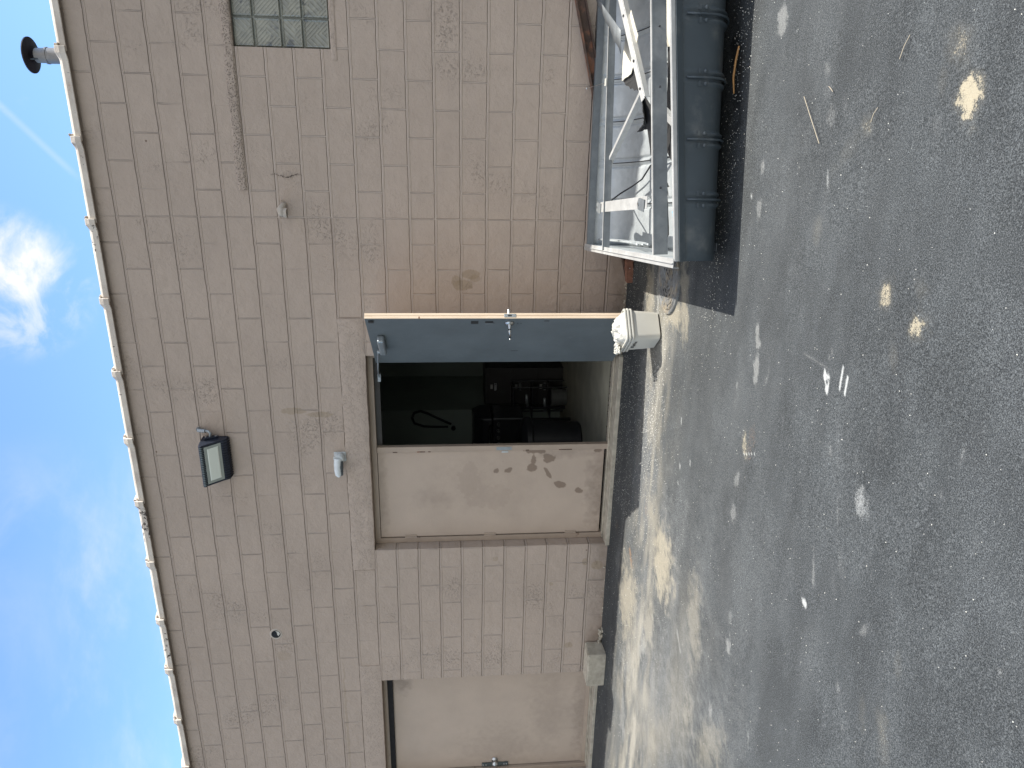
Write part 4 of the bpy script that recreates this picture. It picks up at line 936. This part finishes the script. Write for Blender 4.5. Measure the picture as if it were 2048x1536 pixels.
ragged('blue_scrap', [(-.425, -1.93, .30), (-.455, -1.94, .30), (-.465, -1.99, .30), (-.44, -2.0, .30)], simple('light_blue', (.10, .42, .60), .4), 'tiny bright blue scrap by the front bar bracket', 'scrap', seed=19, amp=.003)
# small white clip and wire at the back rim
tg = empty('clip_on_wire', (.30, -.50, .42), 'small white clip on a thin wire at the back of the trough', 'clip')
m = MB(); m.box(.268, .318, -.545, -.505, .416, .426); m.build('clip', WHITEP, tg, bevel=.002)
m = MB(); m.tube([(.29, -.52, .423), (.28, -.35, .45), (.27, -.10, .475)], .0016, 6); m.sphere((.27, -.095, .475), .008, 8, 6); m.build('wire', STEEL, tg)
# rusty beam leaning along the wall behind the trough
rb = empty('rusty_beam', (-1.14, -.06, 0), 'long rusty steel channel leaning along the foot of the wall', 'steel beam')
a, b = Vector((-1.16, -.055, .022)), Vector((1.35, -.075, .675))
m = MB(); m.bar(a, b, .055, .010, (0, 0, 1), (0, .034)); m.bar(a, b, .055, .010, (0, 0, 1), (0, -.034)); m.bar(a, b, .008, .06, (0, 0, 1), (-.022, 0)); m.build('channel', RUST, rb, bevel=.002)
m = MB(); m.bar((-1.20, -.10, .035), (-1.02, -.11, .055), .075, .055, (0, 0, 1)); m.box(-1.03, -.90, -.13, -.06, .012, .075); m.build('end_cleat', BRICK, rb, bevel=.003)
m = MB(); m.sphere((-1.08, -.142, .05), (.005, .004, .005), 8, 6); each(m, 'rivet', STEEL, rb)
# ---------------------------------------------------------------- white square pail
pl = empty('white_pail', (-1.40, -.875, 0), 'square white plastic pail heaped with crumpled white film, wedged against the open door', 'pail')
def sq(z, h, rad, rot=40, n=6, c=(-1.402, -.868)):
    out = []; R = math.radians(rot)
    for q, (sx, sy) in enumerate(((1, 1), (-1, 1), (-1, -1), (1, -1))):
        for k in range(n+1):
            a = math.pi/2*q+math.pi/2*k/n; x = sx*(h-rad)+rad*math.cos(a); y = sy*(h-rad)+rad*math.sin(a)
            out.append(Vector((c[0]+x*math.cos(R)-y*math.sin(R), c[1]+x*math.sin(R)+y*math.cos(R), z)))
    return out
def loft(mb, rings, cap0=True, cap1=False):
    n = len(rings[0]); V = [v for r in rings for v in r]; F = []
    for i in range(len(rings)-1):
        for k in range(n): F.append((i*n+k, i*n+(k+1) % n, (i+1)*n+(k+1) % n, (i+1)*n+k))
    if cap0: F.append(tuple(range(n-1, -1, -1)))
    if cap1: F.append(tuple((len(rings)-1)*n+k for k in range(n)))
    return mb.add(V, F)
m = MB(); loft(m, [sq(.006, .095, .03), sq(.012, .105, .034), sq(.10, .112, .034), sq(.20, .117, .034), sq(.262, .119, .034), sq(.262, .114, .03), sq(.05, .106, .03)]); bd = m.build('pail_body', WHITEP, pl, smooth='auto')
m = MB()
for z, g in ((.215, .129), (.238, .131), (.258, .129)):
    loft(m, [sq(z-.008, .117, .034), sq(z-.007, g-.002, .036), sq(z, g, .037), sq(z+.006, g-.002, .036), sq(z+.007, .117, .034)], False)
m.build('rim', WHITEP, pl, smooth='auto')
rng = np.random.RandomState(4)
m = MB(); nu, nv = 60, 26; V = []; F = []; cc = Vector((-1.402, -.868, .258)); R = math.radians(40)
for i in range(nv+1):
    rr = i/nv
    for k in range(nu):
        an = 2*math.pi*k/nu; sqf = 1/max(abs(math.cos(an)), abs(math.sin(an))); x = math.cos(an)*rr*.112*min(sqf, 1.22); y = math.sin(an)*rr*.112*min(sqf, 1.22)
        V.append([cc.x+x*math.cos(R)-y*math.sin(R), cc.y+x*math.sin(R)+y*math.cos(R), 0])
V = np.array(V); nn = fbm(V[:, 0], V[:, 1], 22, 8, 4); rid = 1-np.abs(2*fbm(V[:, 0]+3, V[:, 1], 30, 12, 3)-1); rrs = np.repeat(np.arange(nv+1)/nv, nu)
V[:, 2] = cc.z+.062*(1-rrs**2.6)+(nn-.5)*.055*(1-rrs**6)+(rid-.75)*.05*(1-rrs**5)
for i in range(nv):
    for k in range(nu): a_ = i*nu+k; b_ = i*nu+(k+1) % nu; F.append((a_, a_+nu, b_+nu, b_))
m.add([tuple(v) for v in V], F); m.build('crumpled_film', BAG, pl, smooth='auto')
m = MB(); rg = random.Random(6)
for i in range(16):
    c = Vector((-1.53+rg.uniform(-.03, .035), -.88+rg.uniform(-.075, .05), .275+rg.uniform(-.018, .025))); pts = []
    n_ = 9; r0 = rg.uniform(.012, .024)
    for k in range(n_): an = 2*math.pi*k/(n_-1)*rg.uniform(.85, 1.1); pts.append(c+Vector((math.cos(an)*r0, math.sin(an)*r0*rg.uniform(.6, 1.2), rg.uniform(-.008, .012))))
    m.tube(pts, [rg.uniform(.003, .009) for _ in pts], 6)
each(m, 'film_shreds', BAG, pl, smooth=True)
m = MB(); Rr = math.radians(40)
for i in range(7):
    uu = -.06+i*.017; p = Vector((-1.402, -.868, 0)); ex = Vector((math.cos(Rr), math.sin(Rr), 0)); ey = Vector((-math.sin(Rr), math.cos(Rr), 0))
    o_ = p-ex*.1205+ey*(-uu*1.0-.02); z = .187+.004*math.sin(i*2)
    m.bar(o_+Vector((0, 0, z-.012)), o_+ey*.003+Vector((0, 0, z+.010-i*.001)), .004, .003, (1, 0, 0))
m.build('smudge_marks', BLACKR, bd)
# ---------------------------------------------------------------- manhole cover
mh = empty('manhole_cover', (-.99, -1.05, 0), 'round cast iron manhole cover half buried in sand beside the trough', 'manhole')
IRON = simple('worn_cast_iron', (.19, .195, .195), .5, .3, .3, 25, 150, .4, dirt=(.34, .28, .19), dsc=9, dlo=.45, dhi=.72)
c = (-.99, -1.05); zt = .012
m = MB(); m.lathe((c[0], c[1], zt-.03), (0, 0, 1), [(0, .235), (.030, .235), (.032, .228), (.030, .212), (.027, .208), (.022, .208)], 56); m.build('cover_ring', IRON, mh, smooth='auto')
prof = [(.0, .203), (.028, .203)]; 
for r in (.19, .165, .13, .095, .06, .03): prof += [(.028, r+.007), (.0325, r+.005), (.0325, r-.005), (.028, r-.007)]
prof.append((.028, .0001)); m = MB(); m.lathe((c[0], c[1], zt-.03), (0, 0, 1), prof, 56); lid = m.build('lid', IRON, mh, smooth='auto')
m = MB()
for r, n_ in ((.178, 14), (.113, 9), (.078, 6), (.045, 4)):
    for k in range(n_): an = 2*math.pi*k/n_+r*9; m.lathe((c[0]+r*math.cos(an), c[1]+r*math.sin(an), zt-.001), (0, 0, 1), [(0, .0085), (.0008, .0085), (.0008, .0001)], 10)
each(m, 'vent_hole', BLACKR, lid)
# ---------------------------------------------------------------- concrete half block by the far door
cb = empty('concrete_block', (-5.07, -.12, 0), 'rough grey concrete block sitting at the foot of the wall by the far door', 'concrete block')
m = MB(); m.box(-5.285, -4.90, -.215, -.012, .0, .185); bm_ = m.build('block', CONC, cb, bevel=.012); bm_.rotation_euler = (0, 0, 0)
m = MB(); m.box(-5.26, -4.925, -.19, -.037, .182, .1875); m.build('core_face', simple('pale_cement', (.48, .43, .34), .9, 0, .2, 25, 120, .8), cb)
# ---------------------------------------------------------------- floodlight
fl = empty('flood_light', (-2.77, 0, 3.53), 'black finned wall floodlight with a frosted lens mounted above the double doors', 'flood light')
NAVY = simple('dark_blue_black_casting', (.022, .028, .045), .45, .2, .2, 12, 90, .15)
x0, x1 = -2.955, -2.575
m = MB(); prof = [(-.002, 3.428), (-.065, 3.430), (-.088, 3.452), (-.095, 3.468), (-.205, 3.585), (-.222, 3.592), (-.222, 3.612), (-.20, 3.622), (-.06, 3.640), (-.002, 3.640)]
m.prism(prof, x0, x1); hs = m.build('housing', NAVY, fl, bevel=.004)
m = MB()
for i in range(16): x = x0+.018+i*(x1-x0-.036)/15; m.prism([(-.004, 3.420), (-.068, 3.422), (-.098, 3.455), (-.101, 3.472), (-.08, 3.46), (-.004, 3.44)], x-.004, x+.004)
m.build('cooling_fins', NAVY, hs)
m = MB()
for i in range(22): x = x0+.018+i*(x1-x0-.036)/21; m.prism([(-.206, 3.578), (-.227, 3.588), (-.230, 3.606), (-.222, 3.606), (-.20, 3.59)], x-.003, x+.003)
m.build('brow_fins', simple('grey_fin', (.10, .13, .14), .5), hs)
def lens_pt(x, t, o): a = Vector((0, -.097, 3.4665)); b = Vector((0, -.205, 3.5815)); n_ = Vector((0, -(b.z-a.z), (b.y-a.y))).normalized(); p = a.lerp(b, t)+n_*o; return Vector((x, p.y, p.z))
LENSM = NT('frosted_lens'); LENSM = LENSM.fin((.80, .86, .78), .25, 0, None, .5, **{'Coat Weight': .5})
m = MB(); V = [lens_pt(x0+.02, .03, .004), lens_pt(x1-.02, .03, .004), lens_pt(x1-.02, .97, .004), lens_pt(x0+.02, .97, .004), lens_pt(x0+.02, .03, -.004), lens_pt(x1-.02, .03, -.004), lens_pt(x1-.02, .97, -.004), lens_pt(x0+.02, .97, -.004)]
m.add(V, [(0,1,2,3),(7,6,5,4),(0,4,5,1),(1,5,6,2),(2,6,7,3),(3,7,4,0)]); ln = m.build('lens', simple('smoky_glass', (.34, .38, .35), .2, 0, .05), fl, bevel=.002)
m = MB(); V = [lens_pt(x0+.045, .20, .006), lens_pt(x1-.04, .20, .006), lens_pt(x1-.04, .82, .006), lens_pt(x0+.045, .82, .006), lens_pt(x0+.055, .25, .010), lens_pt(x1-.05, .25, .010), lens_pt(x1-.05, .77, .010), lens_pt(x0+.055, .77, .010)]
m.add(V, [(4,5,6,7),(0,1,5,4),(1,2,6,5),(2,3,7,6),(3,0,4,7)]); m.build('diffuser', LENSM, ln, bevel=.002)
m = MB(); m.prism([(-.03, 3.50), (-.05, 3.50), (-.09, 3.60), (-.05, 3.615), (-.03, 3.61)], x1+.0005, x1+.018); m.build('side_bracket', NAVY, fl, bevel=.003)
m = MB()
for y, z in ((-.06, 3.595), (-.045, 3.52)): m.lathe((x1+.018, y, z), (1, 0, 0), [(0, .009), (.006, .009), (.007, .0001)], 10)
each(m, 'screw', STEEL, fl)
m = MB(); m.tube([(x1+.015, -.055, 3.565), (x1+.05, -.06, 3.555), (x1+.065, -.05, 3.575), (x1+.067, -.03, 3.63)], .011, 10); m.cyl((x1+.067, -.045, 3.60), (x1+.067, -.025, 3.665), .017, 12); m.cyl((x1+.067, -.022, 3.66), (x1+.067, .001, 3.672), .02, 12); m.build('conduit_elbow', ALU, fl, smooth='auto')
# ---------------------------------------------------------------- photo sensor by the lintel
sn = empty('photo_sensor', (-2.80, 0, 2.50), 'small grey hooded light sensor on the wall just above the door lintel', 'sensor')
m = MB(); m.box(-2.835, -2.745, -.012, .002, 2.440, 2.545); m.build('back_box', GREYM, sn, bevel=.006)
m = MB(); m.lathe((-2.79, -.011, 2.495), (-.1, -1, .08), [(0, .046), (.012, .05), (.035, .05), (.052, .040), (.058, .02), (.06, .0001)], 24); m.build('collar', GREYM, sn, smooth='auto')
m = MB()
for an in (50, 130, 235): a_ = math.radians(an); m.bar((-2.79+.030*math.cos(a_), -.064, 2.497+.030*math.sin(a_)), (-2.79+.042*math.cos(a_), -.055, 2.497+.042*math.sin(a_)), .008, .004, (0, 1, 0))
each(m, 'slot', BLACK, sn)
m = MB(); pts = [(-2.79, -.058, 2.505), (-2.83, -.075, 2.508), (-2.88, -.088, 2.507), (-2.925, -.094, 2.502), (-2.945, -.094, 2.498)]; m.tube(pts, [.034, .033, .032, .028, .012], 16); m.build('hood', simple('pale_grey_hood', (.66, .70, .71), .25), sn, smooth='auto')
m = MB(); m.tube([(-2.81, -.062, 2.482), (-2.86, -.08, 2.482), (-2.932, -.092, 2.478)], [.022, .024, .016], 12); m.build('sensor_window', simple('grey_window', (.07, .08, .085), .3), sn, smooth=True)
# ---------------------------------------------------------------- vent elbow
ve = empty('vent_elbow', (-.66, 0, 2.79), 'small cream plastic pipe elbow turned down, poking out of the upper wall', 'pipe elbow')
m = MB(); m.tube([(-.615, .01, 2.79), (-.635, -.035, 2.803), (-.655, -.062, 2.812), (-.672, -.076, 2.803), (-.677, -.078, 2.78)], [.020, .024, .031, .034, .030], 18); m.build('elbow', PVC, ve, smooth=True)
m = MB(); m.lathe((-.677, -.078, 2.787), (0, 0, -1), [(0, .034), (.004, .038), (.026, .038), (.026, .030), (.004, .029)], 24); m.build('collar', PVC, ve, smooth='auto')
m = MB(); m.lathe((-.677, -.078, 2.772), (0, 0, -1), [(0, .0001), (0, .0295)], 20); m.build('pipe_bore', BLACK, ve)
m = MB(); m.tube([(-.612, -.004, 2.79), (-.60, -.012, 2.80), (-.592, -.006, 2.815)], .004, 6); m.build('caulk', MORTAR, ve)
# ---------------------------------------------------------------- roof vent
VX, VY, VZ = .44, .7, 4.80
vp = empty('roof_vent', (VX, VY, 4.12), 'round metal vent pipe with dark flat cap above the roof edge', 'vent pipe')
m = MB(); m.lathe((VX, VY, 4.12), (0, 0, 1), [(0, .060), (.56, .060), (.56, .064), (.575, .064), (.575, .057), (VZ-4.12-.03, .055)], 28); m.build('pipe', galv_mat('stained_steel', (.20, .195, .19), .4, .35, .4), vp, smooth='auto')
m = MB()
for k in range(3): an = 2*math.pi*k/3; m.bar((VX+.05*math.cos(an), VY+.05*math.sin(an), VZ-.08), (VX+.07*math.cos(an), VY+.07*math.sin(an), VZ+.03), .012, .003, (math.cos(an), math.sin(an), 0))
each(m, 'cap_strut', BLACK, vp)
m = MB(); m.lathe((VX, VY, VZ-.005), (0, 0, 1), [(0, .058), (.012, .12), (.014, .135), (.022, .135), (.06, .02), (.062, .0001)], 32); m.lathe((VX, VY, VZ-.005), (0, 0, 1), [(0, .0001), (0, .058)], 32); m.build('cap', simple('dark_brown_cap', (.03, .024, .03), .45, .3), vp, smooth='auto')
# ---------------------------------------------------------------- little litter
m = MB(); m.tube([(.41, -1.885, .016), (.34, -1.868, .018), (.26, -1.862, .018), (.18, -1.885, .014)], [.005, .006, .006, .004], 7); tag(m.build('orange_stick', simple('orange_bark', (.42, .22, .08), .7), None, smooth=True), 'thin curved orange brown stick on the ground in the shadow of the trough', 'stick')
for a, b, lab in (((.306, -3.38), (.236, -3.346), 'pale straw on the asphalt between two sand smears'), ((.085, -3.267), (.036, -3.239), 'short pale straw beside the small round sand patch'), ((.14, -2.69), (-.045, -2.885), 'longest thin straw, lying slanted on the asphalt in front of the trough'), ((.171, -2.891), (.150, -2.93), 'tiny curved straw in the pale scuff on the asphalt')):
    m = MB(); m.tube([(a[0], a[1], .012), ((a[0]+b[0])/2+.004, (a[1]+b[1])/2+.003, .013), (b[0], b[1], .012)], .0013, 5); tag(m.build('straw', simple('straw', (.40, .34, .25), .7), None), lab, 'straw', 'bits of straw on the asphalt')
# grit: too many to count
rng = np.random.RandomState(12); V = []; F = []; tet = np.array([(1, 0, -.5), (-.6, .9, -.5), (-.6, -.9, -.5), (.1, .1, .8), (.5, -.6, .5)])
def grit(n, fx, fy, s0, s1):
    for i in range(n):
        x, y = fx(), fy(); s_ = rng.uniform(s0, s1); an = rng.uniform(0, 6.28); R_ = np.array([[math.cos(an), -math.sin(an)], [math.sin(an), math.cos(an)]]); b = len(V)
        if math.hypot(x+1.4, y+.87) < .15 or (y > -.045): continue
        for t in tet*(1, rng.uniform(.6, 1), rng.uniform(.5, .9)):
            q = R_@t[:2]*s_; V.append((x+q[0], y+q[1], .014+(.012 if y > -.3 else 0)+t[2]*s_))
        F.extend([(b, b+2, b+1), (b, b+1, b+3), (b+1, b+2, b+3), (b+2, b+4, b+3), (b, b+4, b+2), (b, b+3, b+4)])
u = rng.uniform
grit(1500, lambda: u(-3.2, -1.0), lambda: -.08-abs(rng.normal(0, .5)), .0015, .0036)
grit(500, lambda: u(-6.4, -3.0), lambda: -.08-abs(rng.normal(0, .7)), .0015, .0035)
grit(700, lambda: rng.normal(-2.0, .35), lambda: rng.normal(-1.0, .14), .002, .004)
grit(650, lambda: u(-1.1, 1.0), lambda: rng.normal(-1.92, .09), .0015, .0034)
grit(500, lambda: u(-3.2, .9), lambda: u(-4.6, -1.2), .0015, .003)
m = MB(); m.add(V, F); tag(m.build('gravel_grit', simple('pale_grit', (.60, .58, .52), .8, 0, .3, 300), None, clean=False), kind='stuff')
# ---------------------------------------------------------------- things inside, seen dimly through the doorway
hw = empty('wall_hose', (-3.75, 2.93, 1.6), 'black rubber hose looped on a hook on the inside wall', 'hose')
m = MB(); m.tube([(-3.742, 2.93, 1.50), (-3.70, 2.92, 1.58), (-3.66, 2.92, 1.66), (-3.585, 2.92, 1.80), (-3.55, 2.92, 1.90), (-3.57, 2.92, 1.98), (-3.64, 2.92, 2.01), (-3.72, 2.92, 1.98), (-3.765, 2.92, 1.86), (-3.775, 2.92, 1.70), (-3.777, 2.92, 1.54)], .016, 8); m.build('hose', BLACKR, hw, smooth=True)
m = MB(); m.lathe((-3.80, 2.948, 1.47), (0, -1, 0), [(0, .03), (.04, .03), (.045, .0001)], 12); m.build('hose_valve', BLACK, hw)
t = empty('trash_bin', (-3.38, 1.55, .045), 'black rounded plastic bin just inside the doorway', 'bin')
m = MB(); m.lathe((-3.38, 1.55, .046), (0, 0, 1), [(0, .0001), (0, .20), (.02, .22), (.55, .26), (.57, .28), (.60, .28), (.60, .25), (.1, .2)], 28); m.build('bin_body', BLACK, t, smooth='auto')
m = MB(); m.lathe((-3.38, 1.55, .646), (0, 0, 1), [(0, .283), (.02, .283), (.06, .24), (.10, .06), (.11, .0001)], 28); m.build('lid', BLACK, t, smooth='auto')
t = empty('black_grill', (-3.60, 2.35, .045), 'black cooking cart with a chrome handle standing behind the bin', 'grill')
m = MB(); m.box(-3.86, -3.34, 2.15, 2.6, .62, 1.0); m.build('firebox', BLACK, t, bevel=.02)
m = MB(); m.prism([(2.13, 1.005), (2.13, 1.12), (2.22, 1.22), (2.5, 1.24), (2.6, 1.15), (2.6, 1.005)], -3.86, -3.34); m.build('lid', BLACK, t, bevel=.02)
m = MB(); m.tube([(-3.8, 2.13, 1.03), (-3.8, 2.09, 1.04), (-3.4, 2.09, 1.04), (-3.4, 2.13, 1.03)], .01, 8); m.build('handle', STEEL, t)
for x in (-3.84, -3.38):
    for y in (2.18, 2.57): m = MB(); m.box(x-.015, x+.015, y-.015, y+.015, .046, .62); m.build('leg', BLACK, t)
m = MB()
for i in range(5): m.lathe((-3.78+.09*i, 2.15, .93), (0, -1, 0), [(0, .022), (.03, .018), (.03, .0001)], 12)
each(m, 'knob', STEEL, t)
t = empty('filing_cabinet', (-3.2, 2.95, .045), 'dark metal filing cabinet against the inside wall', 'cabinet')
m = MB(); m.box(-3.44, -2.94, 2.85, 3.35, .046, 1.06); m.build('cabinet_body', simple('dark_brown_metal', (.03, .03, .028), .5), t, bevel=.006)
for z in (.14, .46, .78):
    m = MB(); m.box(-3.42, -2.96, 2.842, 2.8495, z-.07, z+.23); dw = m.build('drawer', simple('dark_drawer', (.035, .034, .032), .5), t, bevel=.003)
    m = MB(); m.box(-3.24, -3.14, 2.830, 2.8415, z+.13, z+.16); m.build('handle', STEEL, dw); m = MB(); m.box(-3.22, -3.16, 2.838, 2.8417, z+.18, z+.21); m.build('card_holder', simple('card', (.4, .4, .38), .6), dw)
t = empty('wire_rack', (-3.28, 2.55, .045), 'low dark wire rack holding odd tools beside the cabinet', 'rack')
for x in (-3.08, -3.50):
    for y in (2.5, 2.75): m = MB(); m.cyl((x, y, .046), (x, y, .74), .009, 8); m.build('post', BLACK, t)
for z in (.25, .48, .72):
    m = MB(); m.box(-3.5, -3.08, 2.5, 2.75, z-.006, z+.006); m.build('shelf', BLACK, t)
for z, x in ((.50, -3.30), (.27, -3.35)):
    m = MB(); m.tube([(x-.1, 2.6, z+.03), (x+.1, 2.56, z+.05)], .018, 8); tag(m.build('tool_tube', ALU, None, smooth=True), 'short grey metal tube on the %s shelf of the dark rack' % ('middle' if z > .4 else 'lowest'), 'tube')
m = MB(); m.lathe((-3.22, 2.52, .05), (0, 0, 1), [(0, .0001), (0, .10), (.20, .12), (.20, .11), (.02, .09)], 20); bk = m.build('grey_bucket', simple('grey_pail', (.10, .105, .10), .6), None, smooth='auto'); tag(bk, 'small grey bucket under the dark wire rack', 'bucket')
